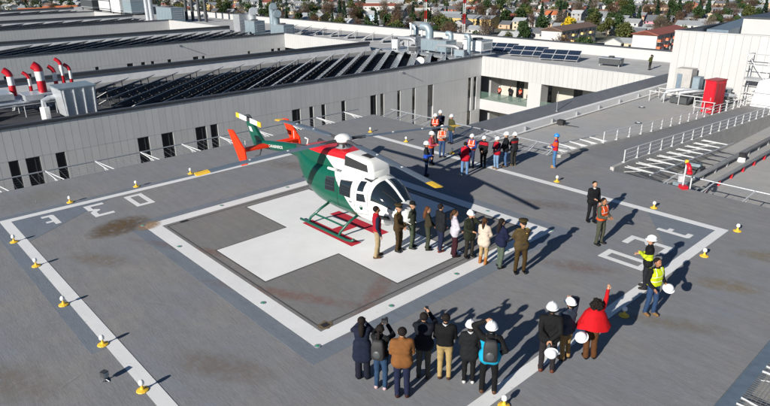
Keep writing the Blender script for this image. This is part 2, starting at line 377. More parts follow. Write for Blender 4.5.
# ---- safety net frames round the deck
def net_frame(label, p0, p1, out, n, w=1.45, lift=.12, rail=True, vee=True, mesh=.3, wire=.0035):
    """cantilevered frame outside a deck edge from p0 to p1; out = outward unit"""
    p0 = Vector(p0); p1 = Vector(p1); out = Vector(out); along = (p1-p0).normalized(); L_ = (p1-p0).length
    t = thing('safety_net_frame', label, 'railing', p0)
    off = out*w+Vector((0,0,lift))
    if rail: MB().tube(off, off+along*L_, .035, n=8).obj('rail', m_galv, t)
    me = None
    for i in range(n):
        s = L_*(i+.5)/n
        if me is None:
            mb = MB()
            if vee:
                mb.tube((0,0,-.05), off+along*-.12, .028); mb.tube(along*.28+Vector((0,0,-.05)), off+along*-.12, .028)
            else: mb.tube((0,0,-.05), off, .03)
            mb.tube(Vector((0,0,-.3)), off*.6+Vector((0,0,-.04)), .02)
            me = mb.mesh('bracket', m_galv_w)
        inst('bracket', me, t, along*s)
    mb = MB()
    nw = int(L_/mesh)
    for i in range(nw+1): mb.tube(along*(L_*i/nw)+Vector((0,0,-.05)), along*(L_*i/nw)+off-Vector((0,0,.03)), wire, n=3, caps=False)
    nj = max(5, int(w/mesh))
    for j in range(1, nj): mb.tube(off*(j/nj)+Vector((0,0,-.045)), along*L_+off*(j/nj)+Vector((0,0,-.045)), wire, n=3, caps=False)
    tag(mb.obj('net', m_wire, t), kind='stuff')
    return t
net_frame('galvanised net frame along the far left deck edge', (DX0-.12,-14,0), (DX0-.12,DY1,0), (-1,0,0), 12)
net_frame('galvanised net frame on far edge behind the rotor', (DX0,DY1+.12,0), (-8.6,DY1+.12,0), (0,1,0), 4)
net_frame('net frame on far edge behind the hard-hat group', (-7.8,DY1+.12,0), (.1,DY1+.12,0), (0,1,0), 7)
net_frame('net frame on the right edge beside the red nozzle', (5.0,DY1+.12,0), (13.1,DY1+.12,0), (0,1,0), 5, vee=False, lift=.05)
net_frame('net frame at the bottom right corner of photo', (DX1+.3,-14,0), (DX1+.3,12.6,0), (1,0,0), 16, lift=.05, mesh=.09, wire=.006)

# ---- deck building (finger under deck), roof, parapet, ramp
RZ = -1.9
def wall_panels(parent, axis, c, a0, a1, bands, pitch, thick, m, face, holes=(), joined=False, gap=.016):
    """cladding panels as parts. axis 'x': wall plane X=c running along Y; face=+1/-1 outward sign. bands: list of (z0,z1). holes: (b0,b1,z0,z1)"""
    n = max(1, int(round((a1-a0)/pitch))); st = (a1-a0)/n; mb = MB()
    for (z0, z1) in bands:
        cuts = sorted((h0, h1) for h0, h1, hz0, hz1 in holes if hz0 < z1-.05 and hz1 > z0+.05)
        for i in range(n):
            segs = [(a0+i*st+gap/2, a0+(i+1)*st-gap/2)]
            for h0, h1 in cuts:
                ns = []
                for s0, s1 in segs:
                    if h1 <= s0 or h0 >= s1: ns.append((s0, s1)); continue
                    if h0-s0 > .06: ns.append((s0, h0))
                    if s1-h1 > .06: ns.append((h1, s1))
                segs = ns
            for s0, s1 in segs:
                if axis == 'x': A = (c, s0, z0+gap/2); B_ = (c+face*thick, s1, z1-gap/2)
                else: A = (s0, c, z0+gap/2); B_ = (s1, c+face*thick, z1-gap/2)
                if joined: mb.box(tuple(map(min, A, B_)), tuple(map(max, A, B_)))
                else: ubox('panel', m, parent, A, B_)
    if joined: tag(mb.obj('panel_cladding', m, parent), kind='stuff')
def window(parent, axis, c, face, b0, b1, z0, z1, mull=1):
    d = .05*face; mb = MB()
    def bx(u0, u1, w0, w1, dd):
        if axis == 'x': A = (c, u0, w0); B_ = (c+dd, u1, w1)
        else: A = (u0, c, w0); B_ = (u1, c+dd, w1)
        return tuple(map(min, A, B_)), tuple(map(max, A, B_))
    f = .06
    for q in ((b0,b0+f,z0,z1),(b1-f,b1,z0,z1),(b0+f,b1-f,z0,z0+f),(b0+f,b1-f,z1-f,z1)): mb.box(*bx(*q, d))
    if mull and b1-b0 > .8: mb.box(*bx(b0+(b1-b0)*.62, b0+(b1-b0)*.62+f, z0+f, z1-f, d*.8))
    w = mb.obj('window', m_frame, parent)
    MB().box(*bx(b0+f*.5, b1-f*.5, z0+f*.5, z1-f*.5, d*.35)).obj('pane', m_glass, w)
def parapet_ring(root, x0, x1, y0, y1, zr, zt, th=.3, wallm=None):
    ubox('parapet', wallm, root, (x0,y0,zr), (x0+th,y1,zt)); ubox('parapet', wallm, root, (x1-th,y0,zr), (x1,y1,zt))
    ubox('parapet', wallm, root, (x0+th,y0,zr), (x1-th,y0+th,zt)); ubox('parapet', wallm, root, (x0+th,y1-th,zr), (x1-th,y1,zt))
def wing(label, x0, x1, y0, y1, win, joined, zt=-1.25, zr=-2.25, pitch=.56, lower=()):
    root = thing('hospital_wing', label, 'building', (0,0,0))
    ubox('wall', m_core, root, (x0+.3,y0,GZ), (x1-.1,y1,zr))
    ubox('roof', m_roof, root, (x0+.31,y0+.01,zr), (x1-.31,y1,zr+.02))
    ubox('parapet', m_core, root, (x1-.3,y0,zr), (x1-.1,y1,zt))
    ubox('parapet', m_clad_w, root, (x0,y0,GZ), (x0+.3,y1,zt))
    ubox('painted_shade_sheet', m_row_shade, root, (x0+5.0,y0+.5,zr+.02), (x1-1.0,y1-1.5,zr+.026))  # thin dark sheet painting the shade under and between solar rows
    MB().add([(x0+.3,y0+.3,zt-.12),(x0+.3,y1,zt-.12),(x0+.8,y0+.3,zr+.02),(x0+.8,y1,zr+.02),(x0+.3,y0+.3,zr+.02),(x0+.3,y1,zr+.02)], [(0,2,3,1),(0,4,2),(1,3,5),(4,5,3,2),(0,1,5,4)]).obj('upstand', m_upst, root)
    ubox('coping', m_coping, root, (x1-.42,y0,zt), (x1+.06,y1,zt+.2))
    ubox('coping', m_coping, root, (x0-.05,y0,zt), (x0+.55,y1,zt+.34))
    ubox('parapet', m_clad_w, root, (x0+.3,y0,zr), (x1-.3,y0+.3,zt))
    holes = [(a, b, -6.05, -3.58) for a, b in win]+[(a, b, -10.25, -7.78) for a, b in lower]
    wall_panels(root, 'x', x1-.1, y0, y1, [(-3.56,zt),(-7.76,-3.56),(-11.9,-7.76)], pitch, .1, m_clad, 1, holes, joined)
    ubox('wall_base', m_clad, root, (x1-.1,y0,GZ), (x1-.02,y1,-11.92))
    for a, b, z0, z1 in holes: window(root, 'x', x1-.1, 1, a, b, z0, z1)
    return root
W1win = [(-4.6,-4.0),(-3.56,-2.6),(-1.55,-.88),(4.57,5.52),(6.56,7.57),(9.57,10.57),(10.97,11.63),(19.57,20.5),(21.58,22.06),(23.05,23.55),(25.61,26.14),(29.57,30.43),(31.02,31.53),(33.56,34.02),(35.91,36.4),(38.46,39.39),(45.7,46.3),(46.75,47.35)]
W1win = [(-13,-12.2),(-9.6,-8.6)]+W1win
SY = 48.2
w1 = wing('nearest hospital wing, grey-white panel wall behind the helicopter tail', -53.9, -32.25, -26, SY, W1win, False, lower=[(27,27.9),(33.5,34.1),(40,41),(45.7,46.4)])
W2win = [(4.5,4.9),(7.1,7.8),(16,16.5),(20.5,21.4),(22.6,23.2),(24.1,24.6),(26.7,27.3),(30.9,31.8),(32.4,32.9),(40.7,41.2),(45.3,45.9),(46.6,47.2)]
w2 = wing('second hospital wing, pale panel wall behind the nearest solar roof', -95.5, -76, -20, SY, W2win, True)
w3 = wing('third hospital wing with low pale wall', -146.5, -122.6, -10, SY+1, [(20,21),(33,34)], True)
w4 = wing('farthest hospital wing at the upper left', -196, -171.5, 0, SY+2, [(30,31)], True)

# spine block behind the wings, balconies open towards the courtyards
spine = thing('hospital_spine_block', 'long white hospital block crossing behind the wings', 'building', (0,0,0))
SB = 66.5; zt, zr = -1.25, -2.25
ubox('wall', m_core, spine, (-225,SY+5,GZ), (-6,SB-.3,zr))
ubox('roof', m_roofl, spine, (-225,SY+.31,zr), (-6,SB-.31,zr+.02))
ubox('parapet', m_clad_w, spine, (-225,SB-.3,GZ), (-6,SB,zt+.35))
ubox('coping', m_coping, spine, (-225,SB-.45,zt+.35), (-6,SB+.1,zt+.47))
_x = -8.0; _i = 0
def bay(x0, x1, col_at, joined):
    ubox('wall', m_core, spine, (x0,SY+.12,-3.56), (x1,SY+5,zr))
    ubox('parapet', m_core, spine, (x0,SY+.12,zr), (x1,SY+.3,zt))
    ubox('coping', m_clad_w, spine, (x0,SY-.02,zt), (x1,SY+.42,zt+.08))
    wall_panels(spine, 'y', SY+.12, x0, x1, [(-3.56,zt)], .58, .12, m_clad_w, -1, (), joined)
    for (f0, f1) in ((-6.5,-7.8),(-10.7,-12)):
        ubox('balcony_slab', m_clad_w, spine, (x0,SY,f1), (x1,SY+5,f0))
    ubox('balcony_back_wall', m_render, spine, (x0,SY+4.2,-12), (x1,SY+5,-3.56))
    ubox('wall_base', m_clad_w, spine, (x0,SY,GZ), (x1,SY+5,-12))
    for c0, c1 in col_at:
        ubox('column', m_clad_w, spine, (c0,SY+.02,-6.5), (c1,SY+1.5,-3.56)); ubox('column', m_clad_w, spine, (c0,SY+.02,-10.7), (c1,SY+1.5,-7.8))
    n = int((x1-x0)/3.4)
    for i in range(n):
        a = x0+(x1-x0)*i/n; b = x0+(x1-x0)*(i+1)/n-.04
        ubox('glass_balustrade', m_glass_rail, spine, (a,SY+.1,-6.5), (b,SY+.13,-5.55))
    for a in np.arange(x0+2.5, x1-1.5, 4.1):
        window(spine, 'y', SY+4.2, -1, a, a+1.1, -6.45, -4.0); window(spine, 'y', SY+4.2, -1, a, a+1.1, -10.6, -8.2)
bay(-32.25, -9.0, [(-25.2,-23.4),(-15.4,-13.8)], False)
bay(-76, -53.9, [(-66,-64.5)], True)
bay(-122.6, -95.5, [(-109,-107.5)], True)
bay(-171.5, -146.5, [(-160,-158.5)], True)
for x0, x1 in ((-53.9,-32.25),(-95.5,-76),(-146.5,-122.6),(-225,-171.5)):
    ubox('wall', m_core, spine, (x0,SY+2.1,GZ), (x1,SY+5,zr))

# deck building
db = thing('deck_building', 'white building with grey roof carrying the helipad', 'building', (0,0,0))
ubox('wall', m_clad_w, db, (-12.2,-14,GZ), (12.2,DY1-.4,-.36))
ubox('wall', m_clad_w, db, (-9.0,DY1-.39,GZ), (34,SY-.02,RZ-.02))
ubox('wall', m_clad_w, db, (12.25,-14,GZ), (34,DY1-.4,-2.2))
ubox('roof', m_roof0, db, (-8.7,DY1-.38,RZ-.02), (33.9,SY-.03,RZ))
ubox('roof', m_roof0, db, (12.26,-13.9,-2.2), (33.9,DY1-.41,-2.18))
mb = MB()   # parapet: white upstand, dark sloping metal cap
mb.add([(-8.0,DY1+.2,RZ),(-8.0,SY-.05,RZ),(-8.0,SY-.05,-1.32),(-8.0,DY1+.2,-1.32),(-8.25,DY1+.2,-1.30),(-8.25,SY-.05,-1.30),(-8.7,DY1+.2,RZ),(-8.7,SY-.05,RZ)],
       [(0,1,2,3),(3,2,5,4),(4,5,7,6),(0,3,4,6),(1,7,5,2),(0,6,7,1)])
mb.obj('parapet_upstand', m_white, db)
mb = MB()
prof = [(-8.26,-1.30),(-9.0,-.78),(-9.25,-.78),(-9.25,-1.45)]
mb.add([(x,DY1+.2,z) for x, z in prof]+[(x,SY-.05,z) for x, z in prof], [(0,1,5,4),(1,2,6,5),(2,3,7,6),(3,0,4,7),(3,2,1,0),(4,5,6,7)])
mb.obj('parapet_cap', m_cap, db)
for i in range(9):   # small clips and pipe along the upstand
    ubox('clip', m_galv, db, (-7.99,16+i*3.4,RZ), (-7.9,16.12+i*3.4,-1.5))
MB().tube((-7.8,15,RZ+.1),(-7.8,SY-1,RZ+.1),.05).obj('gutter_pipe', m_white, db)

# ramp with concrete side walls
RX0, RX1 = .5, 3.35
def rz(y): return 0 if y < 15 else -1.25*min(1, (y-15)/24.)
ramp_o = None
mb = MB(); rings = []
ys = [DY1+.005, 15, 19, 23, 27, 31, 35, 39, 43, 47.5]
def rshift(y): return .35*max(0, min(1, (y-14)/8.))
mb.loft([[(RX0+rshift(y),y,RZ),(RX1,y,RZ),(RX1,y,rz(y)+.0),(RX0+rshift(y),y,rz(y)+.0)] for y in ys])
ramp_o = tag(mb.obj('ramp', m_deck), 'grey access ramp leading from the helipad to the stair block', kind='structure')
for xa, s in ((RX0,1),(RX1,0)):
    mb = MB(); mb.loft([[(xa+s*rshift(y)-.09,y,RZ),(xa+s*rshift(y)+.09,y,RZ),(xa+s*rshift(y)+.09,y,rz(y)+.14),(xa+s*rshift(y)-.09,y,rz(y)+.14)] for y in [DY1+.13]+ys[1:]])
    mb.obj('kerb_wall', m_concrete, ramp_o)
def railing(label, x, s, y0, y1, step):
    t = thing('handrail', label, 'railing', (0,0,0), 0, 'ramp handrails')
    post = MB().tube((0,0,0),(0,0,.62),.03,n=6).box((-.07,-.07,0),(.07,.07,.03)).mesh('post', m_galv_w)
    yy = []; y = y0
    while y <= y1: yy.append(y); y += step
    for y in yy: inst('post', post, t, (x+s*rshift(y), y, rz(y)+.14))
    for h in (.6,.4,.2):
        MB().path([(x+s*rshift(y), y, rz(y)+.14+h) for y in yy], .017 if h < .5 else .026, 6).obj('rail', m_galv_w, t)
railing('pale handrail on left side of the ramp', RX0, 1, 17.6, 47, 1.35)
railing('pale handrail on right side of the ramp', RX1, 0, 14.6, 47, 1.35)
net_frame('net frame beside the ramp left of the blue hard hat', (RX0-.1,14.2,0), (RX0+.2,19.0,-.2), (-1,0,0), 5, w=1.3)
net_frame('long net frame along the right side of the ramp', (RX1+.1,14.0,0), (RX1+.1,24.5,-.5), (1,0,0), 9, w=1.5, lift=.0, vee=True)

# ================================================================== ROOFTOP PLANT
ROOF = -2.23
# ---- solar rows
PVL, PVW = 1.66, 1.12
tilt = R(27); RD = R(131.9)
def pv_panel_mesh():
    mb = MB(); c, s = math.cos(tilt), math.sin(tilt); zc = .58
    def pt(x, v, h): return (x, -v*c-h*s*-1*-1 if False else -v*c+h*s, zc+v*s+h*c)
    def slab(x0, x1, v0, v1, h0, h1, m):
        vs = [pt(x, v, h) for h in (h0, h1) for x, v in ((x0,v0),(x0,v1),(x1,v1),(x1,v0))]
        mb.add(vs, [(0,1,2,3),(7,6,5,4),(0,4,5,1),(1,5,6,2),(2,6,7,3),(3,7,4,0)], m)
    f = .035; a, b = .01, PVL-.01; v0, v1 = -PVW/2, PVW/2
    slab(a+f, b-f, v0+f, v1-f, 0, .03, 0)
    for q in ((a,a+f,v0,v1),(b-f,b,v0,v1),(a+f,b-f,v0,v0+f),(a+f,b-f,v1-f,v1)): slab(*q, -.005, .04, 1)
    return mb.mesh('solar_panel', [m_pv, m_galv_w])
ME_PV = pv_panel_mesh()
def ordinal(i):
    w = ['first','second','third','fourth','fifth','sixth','seventh','eighth','ninth','tenth','eleventh','twelfth','thirteenth','fourteenth','fifteenth','sixteenth','seventeenth','eighteenth','nineteenth','twentieth']
    if i < 20: return w[i]
    tens = {2:'twenty',3:'thirty',4:'forty',5:'fifty',6:'sixty',7:'seventy',8:'eighty',9:'ninety'}
    h, r = divmod(i+1, 100); pre = '' if h == 0 else ['','one hundred and ','two hundred and ','three hundred and '][h]
    if r == 0: return pre.replace(' and ', 'th')
    if r <= 20: return pre+w[r-1]
    t_, u = divmod(r, 10)
    if u == 0: return pre+tens[t_][:-1]+'ieth'
    return pre+tens[t_]+'-'+w[u-1]
def solar_rows(xn, npan, y0, y1, dy, ylim, which, joined, skip=None):
    d = Vector((math.cos(RD), math.sin(RD), 0)); rows = []; y = y0
    while y <= y1: rows.append(y); y += dy
    vis = [y for y in rows]
    for i, y in enumerate(reversed(vis)):
        pans = []
        for k in range(npan):
            p = Vector((xn, y, 0))+d*(k*PVL); q = p+d*PVL
            if q.y > ylim-.6 or (skip and skip(p.x, p.y)) or (skip and skip(q.x, q.y)): continue
            pans.append(k)
        if not pans: continue
        t = thing('solar_panel_row', f'{ordinal(i)} tilted solar panel row from the right on {which}', 'solar panels', (xn,y,ROOF), RD, f'solar rows on {which}')
        if joined:
            mb = MB()
            for k in pans:
                v = [ME_PV.vertices[j].co for j in range(len(ME_PV.vertices))]
                mb.add([(p.x+k*PVL, p.y, p.z) for p in v], [tuple(pl.vertices) for pl in ME_PV.polygons], [pl.material_index for pl in ME_PV.polygons])
            tag(mb.obj('solar_panels', [m_pv, m_galv_w], t), kind='stuff')
        else:
            for k in pans: inst('solar_panel', ME_PV, t, (k*PVL,0,0))
        mb = MB(); x0, x1 = pans[0]*PVL, (pans[-1]+1)*PVL
        for k in pans:
            for xx in (k*PVL+.25,):
                mb.box((xx,-.42,0),(xx+.05,-.36,.76)); mb.box((xx,.36,0),(xx+.05,.42,.4)); mb.box((xx,-.5,.0),(xx+.05,.5,.06))
        tag(mb.obj('support_frame', m_dark, t), kind='stuff')
solar_rows(-34.0, 14, -20.6, 46, 2.75, SY, 'the nearest wing roof', False, lambda x, y: x > -47.0 and -3.6 < y < 4.6)
solar_rows(-77.6, 13, -4, 46, 2.75, SY, 'the second wing roof', True)
solar_rows(-124.6, 15, 0, 44, 4.2, SY, 'the third wing roof', True)
solar_rows(-173.6, 15, 10, 44, 5.2, SY, 'the farthest wing roof', True)
# single tilted tables on the spine roof
def pv_table(label, x, y, nx=3, ny=2, rz=RD):
    t = thing('solar_table', label, 'solar panels', (x,y,ROOF), rz, 'solar tables on the long white block')
    c, s = math.cos(tilt), math.sin(tilt)
    for j in range(ny):
        for i in range(nx): inst('solar_panel', ME_PV, t, ((i-nx/2)*PVL, -(j-.5)*PVW*c*1.02, j*PVW*s*1.02-.1))
    mb = MB()
    for i in range(nx+1):
        xx = (i-nx/2)*PVL*.94; mb.box((xx,.5,0),(xx+.05,.56,.4)); mb.box((xx,-.95,0),(xx+.05,-.89,1.0)); mb.box((xx,-1.1,0),(xx+.05,.8,.06))
    tag(mb.obj('support_frame', m_galv, t), kind='stuff')
for _l, _x, _y in (('left',-38.6,58.6),('middle',-33.3,58.0),('right',-28.0,57.4)): pv_table(f'{_l} of three blue solar tables on long white block', _x+.6, _y+.8, 3, 2, R(196))
for i, x in enumerate(np.arange(-92, -50, 4.6)):
    pv_table(f'{ordinal(i)} small solar table from the left on the back white roof', x, 57.5, 2, 2)

# ---- generic plant
CLUTTER = True
def air_unit(label, loc, size, m, rz=0, doors=2, leg=.35):
    l, w, h = size; t = thing('air_handling_unit', label, 'air unit', loc, rz, 'rooftop air units')
    for sx in (-1, 1):
        for sy in (-1, 1): ubox('leg', m_galv, t, (sx*(l/2-.12)-.05, sy*(w/2-.12)-.05, 0), (sx*(l/2-.12)+.05, sy*(w/2-.12)+.05, leg))
    MB().box((-l/2,-w/2,leg),(l/2,w/2,leg+h)).obj('casing', m, t)
    MB().box((-l/2-.05,-w/2-.05,leg+h),(l/2+.05,w/2+.05,leg+h+.06)).obj('top_plate', m_galv, t)
    for i in range(doors):
        a = -l/2+l*(i+.08)/doors; b = -l/2+l*(i+.92)/doors
        for sy in (-1,1): ubox('door', m, t, (a, sy*w/2, leg+.1), (b, sy*(w/2+.03), leg+h-.1))
    MB().lathe([(w*.28,leg+h+.06),(w*.3,leg+h+.25),(w*.26,leg+h+.25),(.05,leg+h+.14)], 14).obj('fan', m_dark, t)
    for i in range(4): ubox('louvre', m_galv, t, (l/2, -w*.35, leg+h*.2+i*h*.16), (l/2+.05, w*.35, leg+h*.27+i*h*.16))
    return t
def duct(label, loc, h, r, bend, m, n=12, rz=0, cap=True, stripes=False):
    t = thing('vent_stack', label, 'vent stack', loc, rz, 'rooftop vent stacks')
    pts = [(0,0,0),(0,0,h*.35),(0,0,h*.6),(0,0,h-bend)]
    amax = 55 if stripes else 90
    for a in (.25,.5,.75,1): pts.append((-bend*(1-math.cos(R(a*amax))),0,h-bend+bend*math.sin(R(a*amax))))
    e = Vector(pts[-1])+Vector((-math.sin(R(amax)),0,math.cos(R(amax))))*(.25 if stripes else r); pts.append(tuple(e))
    if stripes:
        MB().path(pts[:2], r*.9, n).obj('lower_pipe', m_galv_w, t, smooth=True)
        seg = [(pts[1:3]+[tuple(Vector(pts[2]).lerp(Vector(pts[3]),.15))], m_red), ([tuple(Vector(pts[2]).lerp(Vector(pts[3]),.15)), pts[3]], m_white), (pts[3:], m_red)]
        for sp, mm in seg: auto_smooth(MB().path(sp, r, n).obj('stripe_band', mm, t))
    else:
        auto_smooth(MB().path(pts, r, n).obj('pipe', m, t), 50)
        MB().lathe([(r*1.12,h*.5-.04),(r*1.12,h*.5+.04)], n).obj('flange', m, t)
    MB().lathe([(r*1.5,0),(r*1.5,.05)], n).obj('base_flange', m_galv, t)
    return t
# foil-clad unit and red/white stacks on nearest wing
t = thing('foil_clad_plant_unit', 'white foil-clad plant box on nearest wing roof', 'air unit', (-37.2,1.9,ROOF))
MB().add([(-1.3,-1.1,.35),(1.0,-1.1,.35),(1.0,1.25,.35),(-1.3,1.25,.35),(-1.5,-1.3,2.5),(1.0,-1.25,2.55),(1.0,1.4,2.55),(-1.5,1.45,2.5)],
    [(0,3,2,1),(4,5,6,7),(0,1,5,4),(1,2,6,5),(2,3,7,6),(3,0,4,7)]).obj('casing', m_silver, t)
MB().box((-1.6,-1.4,2.56),(1.08,1.5,2.66)).obj('lid', m_bluegalv, t)
for i in range(4): MB().tube((1.02,-1.0+i*.72,.4),(1.06,-1.05+i*.76,2.5),.07,n=8).obj('corner_rib', m_silver, t)
for sx in (-1.2,.9):
    for sy in (-1.0,1.1): ubox('leg', m_galv, t, (sx-.06,sy-.06,0), (sx+.06,sy+.06,.36))
MB().tube((-1.2,-2.1,0),(-1.2,-2.1,1.0),.35,n=12).obj('tank', m_white, t)
MB().path([(-1.2,-2.1,1.0),(-1.2,-2.1,1.5),(-1.2,-1.6,1.7),(-1.2,-1.2,1.7)], .2, 10).obj('pipe', m_silver, t)
t = thing('pipe_rack', 'galvanised pipe rack left of white foil-clad box', 'pipe rack', (-42.6,-1.2,ROOF))
for x in (-2.2,0,2.2):
    for y in (-2.4,0,2.4): MB().tube((x,y,0),(x,y,1.0),.05).obj('post', m_galv, t)
for x in (-2.2,0,2.2): MB().tube((x,-2.5,1.0),(x,2.6,1.0),.06).obj('beam', m_galv, t)
for i in range(6): MB().tube((-2.4+i*.85,-3.0,1.15),(-2.4+i*.85,3.4,1.15),.13 if i % 2 else .2,n=8).obj('pipe', m_silver, t)
MB().box((-1.5,-2.0,1.4),(1.4,-.4,1.9)).obj('duct', m_silver, t); MB().box((.2,.2,1.3),(2.3,1.6,1.75)).obj('duct', m_silver, t)
for (y, z, r, w) in [(-1.05,1.1,.27,'leftmost'),(.35,.75,.15,'second'),(1.25,1.3,.36,'third and thickest'),(2.45,1.05,.18,'fourth'),(3.1,1.65,.16,'fifth and tallest'),(3.75,1.1,.16,'rightmost')]:
    duct(f'{w} of six red and white striped bent vent stacks', (-44,y,ROOF), z-ROOF+.1, r, .5, m_red, 12, R(60), stripes=True)
# plant cluster on the end of nearest wing
def plat(label, x0, x1, y0, y1, z):
    t = thing('plant_platform', label, 'platform', (x0,y0,ROOF))
    MB().box((0,0,z),(x1-x0,y1-y0,z+.1)).obj('grating', m_galv, t)
    for i in range(5):
        for yy in (.1, y1-y0-.1): MB().tube(((x1-x0)*(i+.1)/4.4,yy,0),((x1-x0)*(i+.1)/4.4,yy,z),.06).obj('post', m_galv_w, t)
    for yy in (.05,): MB().tube((0,yy,z+.1),(x1-x0,yy,z+.1),.07).obj('edge_beam', m_galv, t)
plat('steel platform carrying the ducts at end of nearest wing', -50, -35, 46.3, 54.5, .55)
def PZ(z): return ROOF+z
for lab, x, y, h, r, b in [('tall blue-grey bent duct left of plant cluster', -49.5,54,2.7,.38,.6), ('largest blue-grey hooded duct amid plant cluster', -42.6,49.6,3.3,.55,.8),
        ('slim blue-grey duct right of the largest hooded duct', -39.6,50.6,2.5,.35,.35), ('slim grey duct nearest the white corner', -36.6,50.8,2.4,.3,.32)]:
    duct(lab, (x,y,PZ(.66)), h, r, b, m_bluegalv, 12, R(10))
air_unit('blue-grey air unit under the largest hooded duct', (-40.6,49.2,PZ(.66)), (4.6,2.0,1.4), m_bluegalv, 0, 4)
air_unit('white air unit right of the hooded ducts', (-37.2,53.3,PZ(.66)), (3.2,2.4,1.3), m_white, 0, 3)
air_unit('small grey air unit left of the hooded ducts', (-46.4,50.2,PZ(.66)), (2.2,1.6,1.3), m_galv, .1, 2)
air_unit('small white air unit behind the platform', (-48,53,PZ(.66)), (1.6,1.4,1.1), m_white, .1, 1)
for i, x in enumerate((-49,-46.8,-44.9)): duct(f'{["left","middle","right"][i]} of three slim white flue pipes', (x,52.4,PZ(.66)), 3.2-i*.4, .13, .12, m_white, 8)
for i, (x, y, l, h) in enumerate([(-44.6,52.6,1.2,.9),(-35.6,48.0,1.4,.7),(-47.6,48.0,.9,1.2),(-43.4,47.2,1.0,.6)]):
    air_unit(['small box unit behind the hooded duct','small box unit at the right of steel platform','upright grey unit at the left of steel platform','low grey unit at the front of steel platform'][i], (x,y,PZ(.66)), (l,.9,h), [m_galv,m_bluegalv,m_galv,m_dark][i], .2*i, 1, .2)
for i, (x, y, z) in enumerate([(-47,49.2,1.5),(-38,48.3,1.2)]):
    t = thing('duct_run', ['horizontal silver duct left of largest hooded duct','horizontal silver duct right of largest hooded duct'][i], 'duct', (x,y,PZ(.66)))
    MB().path([(-2,0,.3),(-2,0,z-.3),(-1.7,0,z),(1.2,0,z),(1.7,.2,z-.2),(1.8,.3,.2)], .22, 10).obj('pipe', m_galv, t, smooth=True)
    for xx in (-1.2,.6): MB().tube((xx,0,0),(xx,0,z),.04).obj('post', m_galv_w, t)
t = thing('satellite_dish', 'small tilted lattice dish frame on nearest wing end', 'dish', (-36.9,41.9,ROOF)); t.scale = (.62,.62,.62)
MB().lathe([(.02,0),(.5,.08),(.9,.3),(.93,.3),(.5,.05)], 16).obj('dish', m_galv_w, t, (0,0,.9)).rotation_euler = (R(60),0,R(30))
MB().tube((0,0,0),(0,0,1.0),.06).obj('post', m_galv, t)
MB().tube((0,-.1,1.0),(0,-.9,1.4),.02).obj('feed_arm', m_galv, t)
t = thing('rain_spout', 'thin spout casting a slanting shadow on nearest wing wall', 'spout', (-32.15,33.9,-1.45))
MB().tube((0,0,0),(.45,0,0),.035).obj('pipe', m_galv, t); MB().box((-.02,-.09,-.09),(.03,.09,.09)).obj('flange', m_galv, t)
t = thing('rain_spout', 'thin spout on the second wing wall', 'spout', (-75.9,28.5,-1.5))
MB().tube((0,0,0),(.6,0,0),.05).obj('pipe', m_galv, t); MB().box((-.02,-.12,-.12),(.03,.12,.12)).obj('flange', m_galv, t)
# second wing end plant
for lab, x, y, h, r, b in [('tall round-headed duct on the second wing end', -90,50.5,4.2,.7,.9), ('tallest blue-grey duct on the second wing end', -84.5,51.5,5.2,.6,.7), ('right blue-grey bent duct on second wing end', -80.3,49.5,4.2,.65,1.1)]:
    duct(lab, (x,y,ROOF), h, r, b, m_bluegalv if x > -88 else m_silver, 12, R(160))
air_unit('grey air unit between ducts on the second wing', (-86.2,48.6,ROOF), (3.4,2.2,2.3), m_bluegalv, 0, 2)
air_unit('blue-grey air unit at right on the second wing', (-79.2,50,ROOF), (4.2,2.2,1.9), m_bluegalv, 0, 3)
air_unit('pale air unit at left on the second wing', (-91.6,49,ROOF), (2.4,2.2,3.2), m_galv, 0, 1)
# third wing end plant
air_unit('long pale blue air unit on the third wing end', (-131,52.5,ROOF), (8.5,3.2,3.0), m_bluegalv, 0, 5)
for i in range(4): duct(f'{ordinal(i)} dark flue from the left behind pale blue unit', (-133+i*3.4,57.5,ROOF), 5.6+.4*(i%2), .4, .1, m_dark, 8)
for i, x in enumerate((-141,-138.5)): duct(f'{["left","right"][i]} slanting silver duct on the third wing end', (x,51,ROOF), 6.2, .55, 1.5, m_silver, 10, R(200))
# plant on the farthest wing: cooling towers
def tower(label, x, y, l, w, h, m, band):
    t = thing('cooling_tower', label, 'cooling tower', (x,y,ROOF))
    MB().box((-l/2,-w/2,.6),(l/2,w/2,h)).obj('casing', m, t)
    for i in range(3): MB().box((-l/2-.05,-w/2-.05,.9+i*h*.3),(l/2+.05,w/2+.05,1.1+i*h*.3)).obj('band', band, t)
    MB().lathe([(w*.35,h),(w*.38,h+.8),(w*.3,h+.8),(.1,h+.3)], 12).obj('fan_stack', m_dark, t)
    for sx in (-1,1):
        for sy in (-1,1): ubox('leg', m_dark, t, (sx*l*.45-.15,sy*w*.45-.15,0), (sx*l*.45+.15,sy*w*.45+.15,.6))
tower('white cooling tower with blue bands at upper left', -172,57.5, 7,6,10.5, m_white, m_bluegalv); tower('grey cooling tower beside the white one', -164.5,58, 6,6,9.5, m_bluegalv, m_galv)
tower('pale tank block left of white cooling tower', -184,58.5, 9,6,8, m_galv_w, m_dark); tower('dark plant block at the upper left', -200,58.5, 11,6,7.5, m_dark, m_galv)
